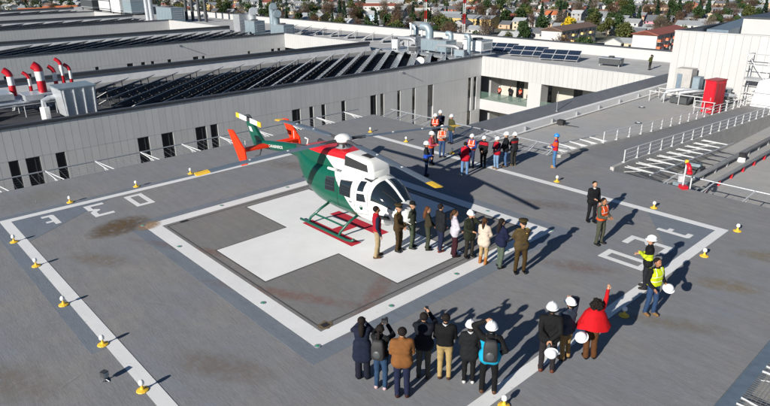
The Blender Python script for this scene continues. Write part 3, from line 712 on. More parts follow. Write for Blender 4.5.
# ---- white stair block on the right with its equipment
BX0, BX1, BY0, BY1, BZ = -7.0, 22.0, 43.1, 62.0, 3.72
blk = thing('stair_block', 'tall white panel-clad plant block at upper right', 'building', (0,0,0))
ubox('wall', m_core, blk, (BX0+.1,BY0+.1,RZ), (BX1,BY1,BZ-1.2))
ubox('roof', m_roof, blk, (BX0+.3,BY0+.3,BZ-1.2), (BX1-.3,BY1-.3,BZ-1.17))
wall_panels(blk, 'y', BY0+.1, BX0, BX1, [(RZ,BZ)], .62, .1, m_clad_w, -1, (), False, .014)
ubox('parapet', m_clad_w, blk, (BX0+.1,BY0+.1,BZ-1.2), (BX1,BY0+.35,BZ)); ubox('parapet', m_clad_w, blk, (BX0,BY0+.1,RZ), (BX0+.1,BY1,BZ))
ubox('parapet', m_clad_w, blk, (BX0+.1,BY1-.3,BZ-1.2), (BX1,BY1,BZ))
ubox('coping', m_clad_w, blk, (BX0-.03,BY0-.04,BZ), (BX1,BY0+.4,BZ+.08)); ubox('coping', m_coping, blk, (BX0-.03,BY0+.4,BZ), (BX0+.3,BY1,BZ+.08))
ubox('upper_storey', m_clad_w, blk, (-4.6,BY0+9,BZ-1.17), (BX1-.4,BY1-1,BZ+.75)); ubox('upper_roof', m_coping, blk, (-4.8,BY0+8.8,BZ+.75), (BX1-.3,BY1-.9,BZ+.85))
MB().add([(BX0+.4,BY0+6,BZ-.2),(-4.7,BY0+6,BZ-.2),(-4.7,BY1-1,BZ+.5),(BX0+.4,BY1-1,BZ+.5),(BX0+.4,BY0+6,BZ-1.15),(-4.7,BY0+6,BZ-1.15),(-4.7,BY1-1,BZ-1.15),(BX0+.4,BY1-1,BZ-1.15)],
    [(0,1,2,3),(4,7,6,5),(0,4,5,1),(1,5,6,2),(2,6,7,3),(3,7,4,0)]).obj('metal_roof', m_steelb, blk)
# louvred cabinet units in front
t = thing('chiller_cabinet', 'beige cabinet with dark louvred door beside white block', 'air unit', (-4.9,41.9,RZ))
MB().box((-.75,-.5,.75),(.55,.6,2.75)).obj('casing', m_concrete, t); MB().box((-.62,-.54,.95),(-.2,-.5,2.3)).obj('louvre', m_steelb, t)
MB().box((.66,-.4,.75),(1.25,.4,2.15)).obj('side_cabinet', m_steelb, t); MB().box((.7,-.44,.85),(1.2,-.4,2.05)).obj('door', m_bluegalv, t)
for sx in (-.7,.5,1.2): ubox('leg', m_galv, t, (sx-.05,-.3,0), (sx+.05,-.2,.76))
t = thing('pipe_platform', 'galvanised equipment platform in front of white block', 'platform', (-4.0,40.6,RZ))
for i in range(6):
    for y in (-.9,.9): MB().tube((-2.9+i*1.25,y,0),(-2.9+i*1.25,y,.85),.035).obj('post', m_galv_w, t)
for y in (-.9,.9): MB().tube((-3.0,y,.85),(3.5,y,.85),.04).obj('edge_rail', m_galv_w, t)
for i in range(9): MB().tube((-2.9+i*.78,-.9,.83),(-2.9+i*.78,.9,.83),.025).obj('crossbar', m_galv, t)
for i in range(4): MB().path([(-2+i*1.1,-.6,.1),(-1.6+i*1.1,-.6,.95),(-.6+i*1.1,.1,1.15),(.2+i*1.1,.5,1.05)], .16, 8).obj('pipe', [m_silver,m_galv,m_dark,m_silver][i], t, smooth=True)
MB().box((-1.2,-.8,.1),(.2,.6,.6)).obj('manifold', m_dark, t); MB().box((1.2,-.7,.1),(2.8,.7,.75)).obj('pump_skid', m_dark, t)
air_unit('grey condenser unit right of the red cabinet', (-2.3,42.2,RZ), (1.7,.9,1.1), m_bluegalv, 0, 2, .25)
air_unit('dark grey roof unit beside the lone roof figure', (-20.4,58.3,ROOF), (2.6,1.2,.7), m_dark, .1, 2, .25)
t = thing('lightning_rod', 'thin lightning rod standing on the dark parapet', 'rod', (-8.45,27.5,-1.2)); MB().tube((0,0,0),(0,0,1.5),.02).obj('rod', m_galv, t); MB().box((-.08,-.08,-.05),(.08,.08,.05)).obj('foot', m_galv, t)
t = thing('junction_box', 'small black junction box near the dark parapet', 'box', (-7.3,26.4,RZ)); MB().box((-.25,-.2,.05),(.25,.2,.4)).obj('casing', m_black, t); MB().tube((.25,0,.1),(1.3,.3,.03),.025).obj('cable', m_black, t)
for sx in (-.2,.2): ubox('foot', m_galv, t, (sx-.04,-.15,0), (sx+.04,.15,.05))
for i, (x, y) in enumerate([(-4.5,20.5),(-3.6,31.0),(-6.0,36.5)]):
    t = thing('roof_drain', ['round roof drain nearest the safety net','round roof drain halfway along the grey roof','round roof drain near the white block'][i], 'drain', (x,y,RZ)); MB().lathe([(.28,0),(.28,.02),(.2,.05)], 14).obj('flange', m_dark, t); MB().lathe([(.16,.05),(.16,.12),(.08,.16)], 10).obj('grate', m_galv, t)
# red cabinet
t = thing('red_fire_cabinet', 'tall red fire cabinet beside the ramp handrail', 'cabinet', (-1.3,38.1,RZ), R(-10))
MB().box((-.42,-.5,.1),(.42,.95,2.6)).obj('casing', m_red, t)
MB().box((-.47,-.56,2.6),(.47,1.0,2.67)).obj('roof', m_red_d, t)
MB().box((-.36,-.54,.25),(.36,-.5,2.45)).obj('door', m_red, t)
for i in range(3): MB().box((.42,-.42+i*.46,.3),(.47,-.04+i*.46,2.4)).obj('side_panel', m_red_d, t)
MB().box((.22,-.58,1.1),(.27,-.54,1.35)).obj('handle', m_galv, t)
for sx in (-.34,.34): ubox('foot', m_dark, t, (sx-.07,-.4,0), (sx+.07,.85,.1))
t = thing('guard_rail', 'small white guard rail before the red cabinet', 'railing', (-1.2,37.1,RZ))
for i in range(3): MB().tube((-.9+i*.7,0,0),(-.9+i*.7,0,1.05),.03).obj('post', m_galv_w, t)
for z in (.55,1.05): MB().tube((-.95,0,z),(.6,0,z),.03).obj('rail', m_galv_w, t)
# scaffold
t = thing('scaffold', 'galvanised scaffold frame at right edge against white block', 'scaffold', (-.3,41.2,RZ))
for x in (0,1.6,3.2,4.8):
    for y in (0,1.4): MB().tube((x,y,0),(x,y,4.6),.04).obj('upright', m_galv_w, t)
for z in (1.2,2.4,3.6,4.4):
    for y in (0,1.4): MB().tube((-.2,y,z),(5,y,z),.035).obj('ledger', m_galv_w, t)
    for x in (0,1.6,3.2,4.8): MB().tube((x,-.1,z),(x,1.5,z),.035).obj('transom', m_galv_w, t)
for x in (0,1.6,3.2): MB().tube((x,0,.1),(x+1.6,0,2.4),.03).obj('brace', m_galv_w, t); MB().tube((x+1.6,0,2.4),(x,0,4.4),.03).obj('brace', m_galv_w, t)
for z in (2.45,): MB().box((-.1,.1,z),(4.9,1.3,z+.06)).obj('deck_board', m_galv, t)
t = thing('insulation_bundle', 'white wrapped bundle standing in the scaffold', 'bundle', (1.6,40.3,RZ))
MB().add([(-.8,-.3,0),(.9,-.3,0),(.9,.3,0),(-.8,.3,0),(-.4,-.25,2.6),(.7,-.2,3.0),(.6,.3,3.0),(-.5,.25,2.5)], [(0,3,2,1),(4,5,6,7),(0,1,5,4),(1,2,6,5),(2,3,7,6),(3,0,4,7)]).obj('bundle', m_white, t)
for z in (.8,1.7): MB().box((-.75,-.36,z),(.9,.36,z+.06)).obj('strap', m_galv, t)
# fire monitor (red nozzle on a post) at the right deck edge
t = thing('fire_monitor', 'red fire nozzle on pale post at the right deck edge', 'fire nozzle', (6.75,13.25,0), R(-40))
MB().box((-.17,-.13,0),(.17,.13,.15)).obj('base_box', m_red, t)
MB().tube((-.05,0,.15),(-.05,0,1.2),.035,n=10).obj('riser_pipe', m_galv_w, t)
MB().lathe([(.06,1.12),(.08,1.15),(.08,1.24),(.04,1.27)], 10, (-.05,0,0)).obj('swivel', m_yellow, t)
MB().path([(-.05,0,1.15),(.1,.02,1.08),(.2,.02,.98),(.26,.02,.84)], [.06,.09,.1,.08], 10).obj('nozzle', m_red, t, smooth=True)
MB().lathe([(.12,-.05),(.12,.05)], 12, (.26,.02,.8)).obj('nozzle_rim', m_red, t)
MB().box((-.3,-.12,.22),(-.18,.12,.5)).obj('valve_box', m_galv_w, t); MB().tube((.1,.25,.02),(.1,.25,.5),.03).obj('stay', m_galv_w, t)
m_pipe = mat('grey pipe lagging', (.17,.18,.19), .5, .2, var=.2, scale=3)
# pipes on the lower roof at right
for i, (x, y0, y1, r, m) in enumerate([(5.75,15.2,40,.09,m_pipe),(4.75,15.6,40,.13,m_pipe)]):
    t = thing('roof_pipe', ['nearer grey pipe on red saddles on right lower roof','farther wide cable duct on the right lower roof'][i], 'pipe', (x,y0,RZ))
    MB().tube((0,0,.36),(.3,y1-y0,.36),r,n=10).obj('pipe', m, t, smooth=True)
    for k in range(int((y1-y0)/1.7)):
        ubox('saddle', m_red if i == 0 else m_galv, t, (-.07+.3*k*1.7/(y1-y0),k*1.7+.3,0), (.07+.3*k*1.7/(y1-y0),k*1.7+.42,.28))
t = thing('roof_vent', 'small black-capped roof vent on the right lower roof', 'vent', (5.1,26.1,RZ))
MB().lathe([(.22,0),(.2,.3)], 10).obj('collar', m_white, t); MB().lathe([(.26,.3),(.27,.42),(.15,.52)], 10).obj('cap', m_black, t)
for i, (x, y) in enumerate([(4.2,21.4),(5.0,17.6)]):
    t = thing('pump_box', ['dark pump housing beneath the net frame by the ramp','dark pump housing by the red nozzle'][i], 'pump', (x,y,RZ))
    MB().box((-.45,-.35,.12),(.45,.35,.55)).obj('housing', m_dark, t); MB().tube((-.3,0,.55),(.35,0,.62),.16,n=10).obj('motor', m_bluegalv, t)
    for sx in (-.35,.35): ubox('foot', m_galv, t, (sx-.05,-.3,0), (sx+.05,.3,.12))

# ================================================================== HELICOPTER
HX, HY = -.5, .45
heli = thing('helicopter', 'green and white police helicopter with orange tail fins', 'helicopter', (HX,HY,.016))
def heli_paint():
    m = bpy.data.materials.new('green white fuselage paint'); m.use_nodes = True; N = m.node_tree.nodes; L = m.node_tree.links
    b = N['Principled BSDF']; b.inputs['Roughness'].default_value = .28; b.inputs['Coat Weight'].default_value = .35; b.inputs['Coat Roughness'].default_value = .08
    tc = N.new('ShaderNodeTexCoord'); sp = N.new('ShaderNodeSeparateXYZ'); L.new(tc.outputs['Object'], sp.inputs[0])
    a = N.new('ShaderNodeMath'); a.operation = 'MULTIPLY_ADD'; a.inputs[1].default_value = 1.07; L.new(sp.outputs[2], a.inputs[0]); L.new(sp.outputs[0], a.inputs[2])
    s = ramp(N, L, a.outputs[0], 2.51, 2.53)
    dirt = ramp(N, L, noise(N, L, tc.outputs['Object'], 3, 5), .3, .7, .88, 1.05)
    c = node_mix(N, L, s, (.003, .085, .052), (.76, .76, .74))
    mx = N.new('ShaderNodeVectorMath'); mx.operation = 'SCALE'; L.new(c, mx.inputs[0]); L.new(dirt, mx.inputs['Scale']); L.new(mx.outputs[0], b.inputs['Base Color'])
    return m
m_hp = heli_paint()
m_hgreen = mat('dark green paint', (.006, .085, .055), .35, var=.1, coat=.2)
m_hwhite = mat('heli white paint', (.76, .76, .74), .3, var=.05, coat=.3)
m_horange = mat('orange red fin paint', (.78, .04, .01), .6, var=.08, spec=.15)
m_hglass = mat('heli dark glass', (.012, .018, .024), .04, var=.05, spec=.9)
m_blade = mat('rotor blade grey blue', (.12, .15, .19), .45, var=.1, scale=2)
ST = np.array([(3.52,.03,1.12,1.2),(3.46,.2,1.0,1.36),(3.3,.38,.88,1.54),(3.05,.52,.79,1.72),(2.75,.64,.72,1.96),(2.45,.73,.67,2.13),(2.1,.79,.63,2.25),(1.7,.81,.62,2.30),(1.0,.81,.62,2.32),(0,.81,.64,2.33),(-.6,.8,.69,2.36),(-1.1,.77,.82,2.42),(-1.6,.7,1.08,2.46),(-2.0,.58,1.42,2.48),(-2.4,.4,1.76,2.47),(-2.8,.28,1.93,2.45),(-3.5,.225,1.93,2.38),(-4.5,.19,1.83,2.24),(-5.4,.16,1.74,2.11),(-6.1,.13,1.66,2.0)])[::-1]
def station(x):
    xs = ST[:,0]; i = int(np.clip(np.searchsorted(xs, x)-1, 0, len(xs)-2)); t = (x-xs[i])/(xs[i+1]-xs[i])
    P0 = ST[max(i-1,0)]; P1 = ST[i]; P2 = ST[i+1]; P3 = ST[min(i+2,len(xs)-1)]
    def tang(A, B_, C, D_): return (C-A)/(C[0]-A[0]+1e-9)*(C[0]-B_[0])
    h = xs[i+1]-xs[i]
    m1 = (P2-P0)/(P2[0]-P0[0]+1e-9)*h; m2 = (P3-P1)/(P3[0]-P1[0]+1e-9)*h
    v = (2*t**3-3*t**2+1)*P1+(t**3-2*t**2+t)*m1+(-2*t**3+3*t**2)*P2+(t**3-t**2)*m2
    return v[1], v[2], v[3], (2.7 if x > -1.5 else 2.7-.6*min(1,(-1.5-x)/1.2))
def surf(x, a, off=0):
    w, zb, zt_, e = station(x); zc = (zb+zt_)/2; h = (zt_-zb)/2
    c, s = math.cos(a), math.sin(a)
    return Vector((x, (w+off)*math.copysign(abs(c)**(2/e), c), zc+(h+off)*math.copysign(abs(s)**(2/e), s)))
def side(x, z, sgn, off=.012):
    w, zb, zt_, e = station(x); zc = (zb+zt_)/2; h = (zt_-zb)/2
    k = max(0, 1-abs((z-zc)/h)**e)**(1/e)
    return Vector((x, sgn*(w*k+off), z))
mb = MB(); xs = np.concatenate([np.linspace(-6.1,-2.8,14), np.linspace(-2.6,2.6,40), np.linspace(2.7,3.3,10), np.linspace(3.35,3.52,6)])
mb.loft([[surf(x, 2*math.pi*(j+.5)/36) for j in range(36)] for x in xs])
body = mb.obj('fuselage', m_hp, heli, smooth=True)
def patch(name, quad, sgn, m, n=8, off=.022):
    mb = MB(); g = []
    (x0,z0),(x1,z1),(x2,z2),(x3,z3) = quad
    for i in range(n+1):
        for j in range(n+1):
            s, t_ = i/n, j/n
            g.append(side((1-s)*(1-t_)*x0+s*(1-t_)*x1+s*t_*x2+(1-s)*t_*x3, (1-s)*(1-t_)*z0+s*(1-t_)*z1+s*t_*z2+(1-s)*t_*z3, sgn, off))
    f = [(i*(n+1)+j,(i+1)*(n+1)+j,(i+1)*(n+1)+j+1,i*(n+1)+j+1) for i in range(n) for j in range(n)]
    mb.add(g, f); return mb.obj(name, m, heli, smooth=True)
m_seal = mat('black window seal', (.03,.03,.032), .6)
for sgn in (-1, 1):
    for q in ([(-.12,1.46),(.4,1.5),(.34,1.97),(-.1,1.92)], [(.72,1.49),(1.26,1.5),(1.28,2.03),(.73,1.97)]):
        c0 = (sum(p[0] for p in q)/4, sum(p[1] for p in q)/4)
        patch('window_seal', [(c0[0]+(p[0]-c0[0])*1.12, c0[1]+(p[1]-c0[1])*1.12) for p in q], sgn, m_seal, off=.008)
        patch('cabin_window', q, sgn, m_hglass)
    patch('door_window', [(1.64,1.83),(1.93,1.86),(1.92,2.17),(1.67,2.15)], sgn, m_hglass)
    patch('door_window', [(1.64,1.47),(2.1,1.53),(1.99,1.79),(1.64,1.74)], sgn, m_hglass)
    patch('chin_window', [(2.55,1.02),(3.05,1.06),(2.98,1.2),(2.6,1.2)], sgn, m_hglass)
    # door outline grooves
    for (xa, za, xb, zb_) in [(1.52,.95,1.52,2.2),(2.2,1.1,2.12,2.2),(1.52,.95,2.2,1.1),(.55,.95,.55,2.2)]:
        pts = [side(xa+(xb-xa)*i/8, za+(zb_-za)*i/8, sgn, .004) for i in range(9)]
        MB().path(pts, .008, 4).obj('door_seam', m_seal, heli)
    MB().tube(side(1.25,1.35,sgn,.02), side(1.38,1.35,sgn,.02), .018).obj('door_handle', m_dark, heli)
    # emblem
    e0 = side(1.86,1.27,sgn,.0)
    em = MB().lathe([(.085,0),(.085,.006),(.06,.006),(.06,0)], 16).lathe([(.035,0),(.035,.006)], 6).obj('emblem', m_hgreen, heli)
    em.location = e0; em.rotation_euler = (R(90)*-sgn, 0, 0)
def ws(name, x0, x1, f, m, n=14):
    """glazing on the nose: x range, angle range as a function of x"""
    mb = MB(); g = []
    for i in range(n+1):
        x = x0+(x1-x0)*i/n; a0, a1 = f(x)
        for j in range(n+1): g.append(surf(x, a0+(a1-a0)*j/n, .016))
    mb.add(g, [(i*(n+1)+j,(i+1)*(n+1)+j,(i+1)*(n+1)+j+1,i*(n+1)+j+1) for i in range(n) for j in range(n)])
    return mb.obj(name, m, heli, smooth=True)
def lerp(a, b, t): return a+(b-a)*t
for sg in (1, -1):
    f = (lambda x, sg=sg: (R(90)-sg*R(4), R(90)-sg*lerp(R(80), R(72), max(0,(x-2.3)/.9))))
    ws('windshield', 2.3, 3.16, f, m_hglass)
    f2 = (lambda x, sg=sg: (R(90)-sg*R(9), R(90)-sg*R(33)))
    ws('roof_window', 1.72, 2.08, f2, m_hglass, 8)
    f3 = (lambda x, sg=sg: (R(90)-sg*lerp(R(86),R(76),max(0,min(1,(x-2.2)/.5))), R(90)-sg*lerp(R(100),R(80),max(0,min(1,(x-2.2)/.5)))))
pts = [surf(x, R(90), .02) for x in np.linspace(2.28,3.18,10)]
MB().path(pts, .028, 6).obj('windshield_post', m_hwhite, heli, smooth=True)
for sg in (1,-1):
    p0 = surf(3.1, R(90)-sg*R(25), .03); p1 = surf(2.6, R(90)-sg*R(35), .03); MB().path([p0,(p0+p1)/2+Vector((0,0,.02)),p1], .012, 5).obj('wiper', m_black, heli)
# cowling
CS = [(2.06,.36,2.15,2.52),(2.0,.42,2.15,2.74),(1.9,.455,2.15,2.84),(1.6,.47,2.15,2.88),(1.2,.48,2.15,2.89),(.6,.5,2.15,2.90),(0,.57,2.15,2.90),(-.7,.63,2.15,2.88),(-1.3,.6,2.15,2.8),(-1.9,.48,2.2,2.68),(-2.35,.3,2.3,2.55)]
def cowl_paint():
    m = bpy.data.materials.new('cowling paint'); m.use_nodes = True; N = m.node_tree.nodes; L = m.node_tree.links
    b = N['Principled BSDF']; b.inputs['Roughness'].default_value = .35
    tc = N.new('ShaderNodeTexCoord'); sp = N.new('ShaderNodeSeparateXYZ'); L.new(tc.outputs['Object'], sp.inputs[0])
    red = ramp(N, L, sp.outputs[2], 2.66, 2.675)
    fx = ramp(N, L, sp.outputs[0], .70, .71, 1, 0)
    mu = N.new('ShaderNodeMath'); mu.operation = 'MULTIPLY'; L.new(red, mu.inputs[0]); L.new(fx, mu.inputs[1])
    a = N.new('ShaderNodeMath'); a.operation = 'MULTIPLY_ADD'; a.inputs[1].default_value = 1.07; L.new(sp.outputs[2], a.inputs[0]); L.new(sp.outputs[0], a.inputs[2])
    s = ramp(N, L, a.outputs[0], 2.51, 2.53)
    c = node_mix(N, L, s, (.003, .085, .052), (.76, .76, .74)); c = node_mix(N, L, mu.outputs[0], c, (.62, .012, .018)); L.new(c, b.inputs['Base Color']); return m
mb = MB(); rings = []
for x, w, zb, zt_ in CS:
    zc = (zb+zt_)/2; h = (zt_-zb)/2; e = 6.5
    rings.append([(x, w*math.copysign(abs(math.cos(a))**(2/e), math.cos(a)), zc+h*math.copysign(abs(math.sin(a))**(2/e), math.sin(a))) for a in [2*math.pi*(j+.5)/28 for j in range(28)]])
cw_o = mb.loft(rings).obj('engine_cowling', cowl_paint(), heli); auto_smooth(cw_o, 35)
for sg in (-1, 1):
    MB().add([(.66,sg*.513,2.46),(1.86,sg*.48,2.46),(1.82,sg*.48,2.70),(.70,sg*.513,2.82),(.66,sg*.44,2.46),(1.86,sg*.40,2.46),(1.82,sg*.40,2.70),(.70,sg*.44,2.82)],
        [(0,1,2,3),(4,7,6,5),(0,4,5,1),(1,5,6,2),(2,6,7,3),(3,7,4,0)]).obj('air_intake', m_black, heli)
    MB().path([(-1.5,sg*.42,2.62),(-1.9,sg*.46,2.6),(-2.15,sg*.52,2.62)], [.1,.1,.1], 12).obj('exhaust_pipe', m_dark, heli, smooth=True)
    MB().tube((.1,sg*.8,2.3),(.55,sg*.82,2.33),.05,n=8).obj('roof_rail_pod', m_hwhite, heli)
MB().box((1.25,-.22,2.86),(1.7,.22,2.905)).obj('front_intake', m_black, heli)
# mast, hub, blades
MB().lathe([(.34,2.84),(.3,2.9),(.16,2.93),(.13,3.16)], 14).obj('mast', m_galv, heli, smooth=True)
for a in range(4):
    t_ = R(a*90+45); MB().tube((.25*math.cos(t_),.25*math.sin(t_),2.9),(.1*math.cos(t_),.1*math.sin(t_),3.14),.022).obj('pitch_link', m_dark, heli)
MB().lathe([(.24,3.05),(.24,3.09)], 16).obj('swashplate', m_dark, heli)
hub = MB().lathe([(.1,3.1),(.31,3.13),(.33,3.2),(.29,3.29),(.17,3.36),(.03,3.385)], 18).obj('hub_cap', m_hwhite, heli, smooth=True)
RB = 5.45
for a0 in (-8, 81.5, 172.5, 262):
    a = R(a0); d = Vector((math.cos(a), math.sin(a), 0)); n_ = Vector((-math.sin(a), math.cos(a), 0))
    def bz(r): return 3.16-.26*(r/RB)**1.6
    MB().path([d*.2+Vector((0,0,3.16)), d*.55+Vector((0,0,3.165)), d*.95+Vector((0,0,bz(.95)))], [.075,.06,.05], 8).obj('blade_grip', m_dark, heli)
    rings = []; mats = []
    rr = [.75,.95,1.15,1.7,2.4,3.2,4.0,4.7,5.0,5.001,5.40,RB]
    for r in rr:
        c = .07 if r < .8 else (.11 if r < 1 else .17)
        if r > 5.42: c = .15
        o = d*r+Vector((0,0,bz(r)))
        tw = .07
        rings.append([o+n_*(c)+Vector((0,0,-c*tw)), o+n_*(c*.45)+Vector((0,0,.022)), o-n_*(c*.5)+Vector((0,0,.016+c*tw*.5)), o-n_*c+Vector((0,0,c*tw)), o-n_*(c*.5)+Vector((0,0,-.01+c*tw*.5)), o+n_*(c*.45)+Vector((0,0,-.02))])
        mats.append(0 if r < 5 else 1)
    bl = MB().loft(rings, mats=mats).obj('rotor_blade', [m_blade, m_yellow], heli)
    for r in (2.2, 3.6): MB().box((-.03,-.03,0),(.03,.03,.02)).obj('balance_tab', m_hwhite, bl, tuple(d*r+Vector((0,0,bz(r)+.022))), a)
# tail
fin_prof = [(-5.45,2.03),(-6.0,1.75),(-6.25,1.80),(-6.88,2.98),(-6.58,3.02)]
def plate(prof, y, th, axis='y', sweep=None):
    mb = MB(); n = len(prof); vs = []
    for sgn in (-1, 1):
        for x, z in prof: vs.append((x, y+sgn*th/2*(1 if True else 1), z))
    mb.add(vs, [tuple(range(n-1,-1,-1)), tuple(range(n,2*n))]+[(i,(i+1)%n,n+(i+1)%n,n+i) for i in range(n)]); return mb
fin = plate(fin_prof, 0, .14).obj('tail_fin', m_hgreen, heli)
plate([(-6.2,2.35),(-6.42,2.36),(-6.53,2.55),(-6.32,2.55)], -.075, .006).obj('fin_emblem', m_hwhite, fin)
trc = Vector((-6.1,-.3,2.94))
MB().path([(-6.66,0,2.93),(-6.3,-.08,2.95),trc+Vector((0,.12,0)),trc], .07, 10).obj('tail_gearbox', m_dark, heli); MB().ell((-6.62,0,2.93),(.2,.1,.12)).obj('gearbox_fairing', m_dark, heli, smooth=True)
tr = MB().tube(trc-Vector((.1,0,0)), trc+Vector((.1,0,0)), .05, n=8).obj('tail_rotor_hub', m_dark, heli)
for s in (-1, 1):
    def bp(u): return trc+Vector((s*u*math.cos(R(4)),0,s*u*-math.sin(R(4))))
    for (u0, u1, m) in ((.14,.72,m_white),(.721,1.0,m_yellow)):
        mb = MB(); rg = []
        for u in (u0, u1):
            o = bp(u); rg.append([o+Vector((0,.02,.1)), o+Vector((0,-.02,.1)), o+Vector((0,-.025,-.1)), o+Vector((0,.015,-.1))])
        mb.loft(rg).obj('tail_rotor_blade' if m is m_white else 'blade_tip', m, heli if m is m_white else tr)
stab = [(-5.28,2.02),(-4.72,2.02)]
MB().add([(-5.25,-1.35,1.97),(-4.8,-1.35,1.97),(-4.72,0,1.97),(-5.25,0,1.97),(-4.8,1.35,1.97),(-5.25,1.35,1.97),(-5.25,-1.35,2.03),(-4.8,-1.35,2.04),(-4.72,0,2.05),(-5.25,0,2.03),(-4.8,1.35,2.04),(-5.25,1.35,2.03)],
    [(3,2,1,0),(5,4,2,3),(6,7,8,9),(9,8,10,11),(0,1,7,6),(1,2,8,7),(2,4,10,8),(4,5,11,10),(5,3,9,11),(3,0,6,9)]).obj('stabiliser', m_horange, heli)
for sg in (-1, 1):
    dx = -.06 if sg > 0 else .02
    o = plate([(x+dx,z) for x, z in [(-5.95,2.74),(-5.56,2.78),(-4.72,2.1),(-4.62,1.5),(-5.06,1.34),(-5.2,1.55)]], sg*1.38, .06).obj('end_fin', m_horange, heli)
    MB().tube((-4.95,sg*1.2,2.05),(-4.95,sg*1.2,2.4),.012).obj('static_wick', m_hwhite, o)
MB().path([(-5.7,0,1.72),(-5.9,0,1.35),(-6.3,0,1.2)], .03, 6).obj('tail_skid', m_dark, heli)
# lettering on the boom
def text_obj(txt, size, m, parent, loc, rot, name='lettering'):
    cu = bpy.data.curves.new('lettering', 'FONT'); cu.body = txt; cu.size = size; cu.extrude = .002
    o = bpy.data.objects.new('tmp_lettering', cu); COL.objects.link(o)
    dg = bpy.context.evaluated_depsgraph_get(); me = bpy.data.meshes.new_from_object(o.evaluated_get(dg)); bpy.data.objects.remove(o)
    me.materials.clear(); me.materials.append(m)
    o = inst(name, me, parent, loc, rot); return o
text_obj('CARABINEROS', .17, m_hwhite, heli, (-4.75,-.212,1.98), (R(90),R(-7.5),R(-2.2)))
text_obj('CARABINEROS', .17, m_hwhite, heli, (-3.1,.245,2.12), (R(90),R(7.5),R(180+2.2)))
# skids
for sg in (-1, 1):
    y = sg*1.2
    pts = [(-1.25,y,.055),(-.5,y,.055),(.6,y,.055),(1.5,y,.055),(1.75,y,.1),(1.9,y,.2)]
    MB().path(pts, .048, 10).obj('skid', m_hgreen, heli, smooth=True)
    for x, xt in ((-.75,-.35),(1.05,1.35)):
        MB().path([(x,y,.06),(x+.05,sg*1.12,.25),(xt-.05,sg*.85,.62),(xt,sg*.5,.78)], .048, 8).obj('skid_strut', m_hgreen, heli, smooth=True)
    MB().path([(-.6,sg*1.02,.4),(.4,sg*1.02,.42),(1.15,sg*1.02,.42)], .035, 6).obj('step_bar', m_hgreen, heli)
MB().tube((2.2,.3,.68),(2.2,.3,.4),.015).obj('belly_antenna', m_hwhite, heli); MB().tube((1.55,.2,2.38),(1.5,.2,2.75),.014).obj('roof_antenna', m_hwhite, heli)
MB().path([(-2.0,-.2,2.6),(-1.9,-.2,2.86),(-2.1,-.2,2.88)], .03, 6).obj('vent_tube', m_hwhite, heli)
MB().lathe([(.14,0),(.16,.05),(.1,.12),(.02,.14)], 10, (2.35,0,.58)).obj('search_light', m_dark, heli)
for sg in (-1,1): MB().path([(3.3,sg*.12,1.0),(3.6,sg*.12,.98)], .011, 5).obj('pitot_tube', m_hwhite, heli)

# ================================================================== PEOPLE
_cloth = {}
def cloth(hexc, rough=.85):
    k = (hexc, rough)
    if k not in _cloth: _cloth[k] = mat('cloth '+hexc, tuple(v*.68 for v in srgb(hexc)), rough, var=.16, scale=9, spec=.25)
    return _cloth[k]
m_helmet = mat('white hard hat', (.76,.77,.78), .32, var=.04)
m_helmet_b = mat('blue hard hat', (.03,.22,.55), .32, var=.04)
m_reflect = mat('reflective stripe', (.72,.73,.70), .35, var=.05)
m_eye = mat('dark eye', (.02,.015,.012), .3)
SKIN = {'a': mat('skin light', '#b3876b', .6, var=.06, scale=20), 'b': mat('skin tan', '#986a4c', .6, var=.06, scale=20)}
HAIR = {'black': mat('black hair', (.014,.011,.010), .8, var=.3, scale=40, spec=.12), 'brown': mat('brown hair', (.06,.028,.014), .75, var=.3, scale=40, spec=.12), 'auburn': mat('auburn hair', (.10,.04,.018), .75, var=.3, scale=40, spec=.12)}
def ik(S, T, a, b, pole):
    S, T, pole = Vector(S), Vector(T), Vector(pole); d = T-S; L_ = min(d.length, (a+b)*.995); u = d.normalized(); T = S+u*L_
    x = (a*a-b*b+L_*L_)/(2*L_); h = math.sqrt(max(0, a*a-x*x)); pl = (pole-u*pole.dot(u)).normalized()
    return S+u*x+pl*h, T
ARM = {'down': ((.06,.27,.88),(-1,.5,0)), 'front': ((.22,.035,1.0),(-.3,1,-.3)), 'back': ((-.19,.03,.97),(-.5,1,0)), 'phone': ((.34,.07,1.56),(0,.8,-1)), 'cam': ((.3,.06,1.42),(0,.9,-1)),
       'helmet': ((.1,.14,1.74),(.1,1,-.25)), 'wave': ((.14,.33,1.98),(0,1,-.3)), 'face': ((.2,.04,1.57),(0,.8,-1)), 'fold': ((.24,-.08,1.17),(-.2,1,-.5)), 'pocket': ((.06,.22,1.0),(-1,.8,0)), 'hold': ((.2,.22,.98),(-1,.5,0)), 'low': ((.28,.1,1.12),(-.5,.55,-1)), 'out': ((.12,.36,.98),(-1,.4,0))}
def capsule(mb, p, q, r0, r1, n=12):
    p, q = Vector(p), Vector(q); d = q-p
    if d.length < 1e-6: d = Vector((0,0,1e-4)); q = p+d
    u = d.normalized(); pts = []; rs = []
    for a in (-86,-60,-30): pts.append(p+u*(r0*math.sin(R(a)))); rs.append(r0*math.cos(R(a)))
    pts += [p, q]; rs += [r0, r1]
    for a in (30,60,86): pts.append(q+u*(r1*math.sin(R(a)))); rs.append(r1*math.cos(R(a)))
    mb.path(pts, rs, n)
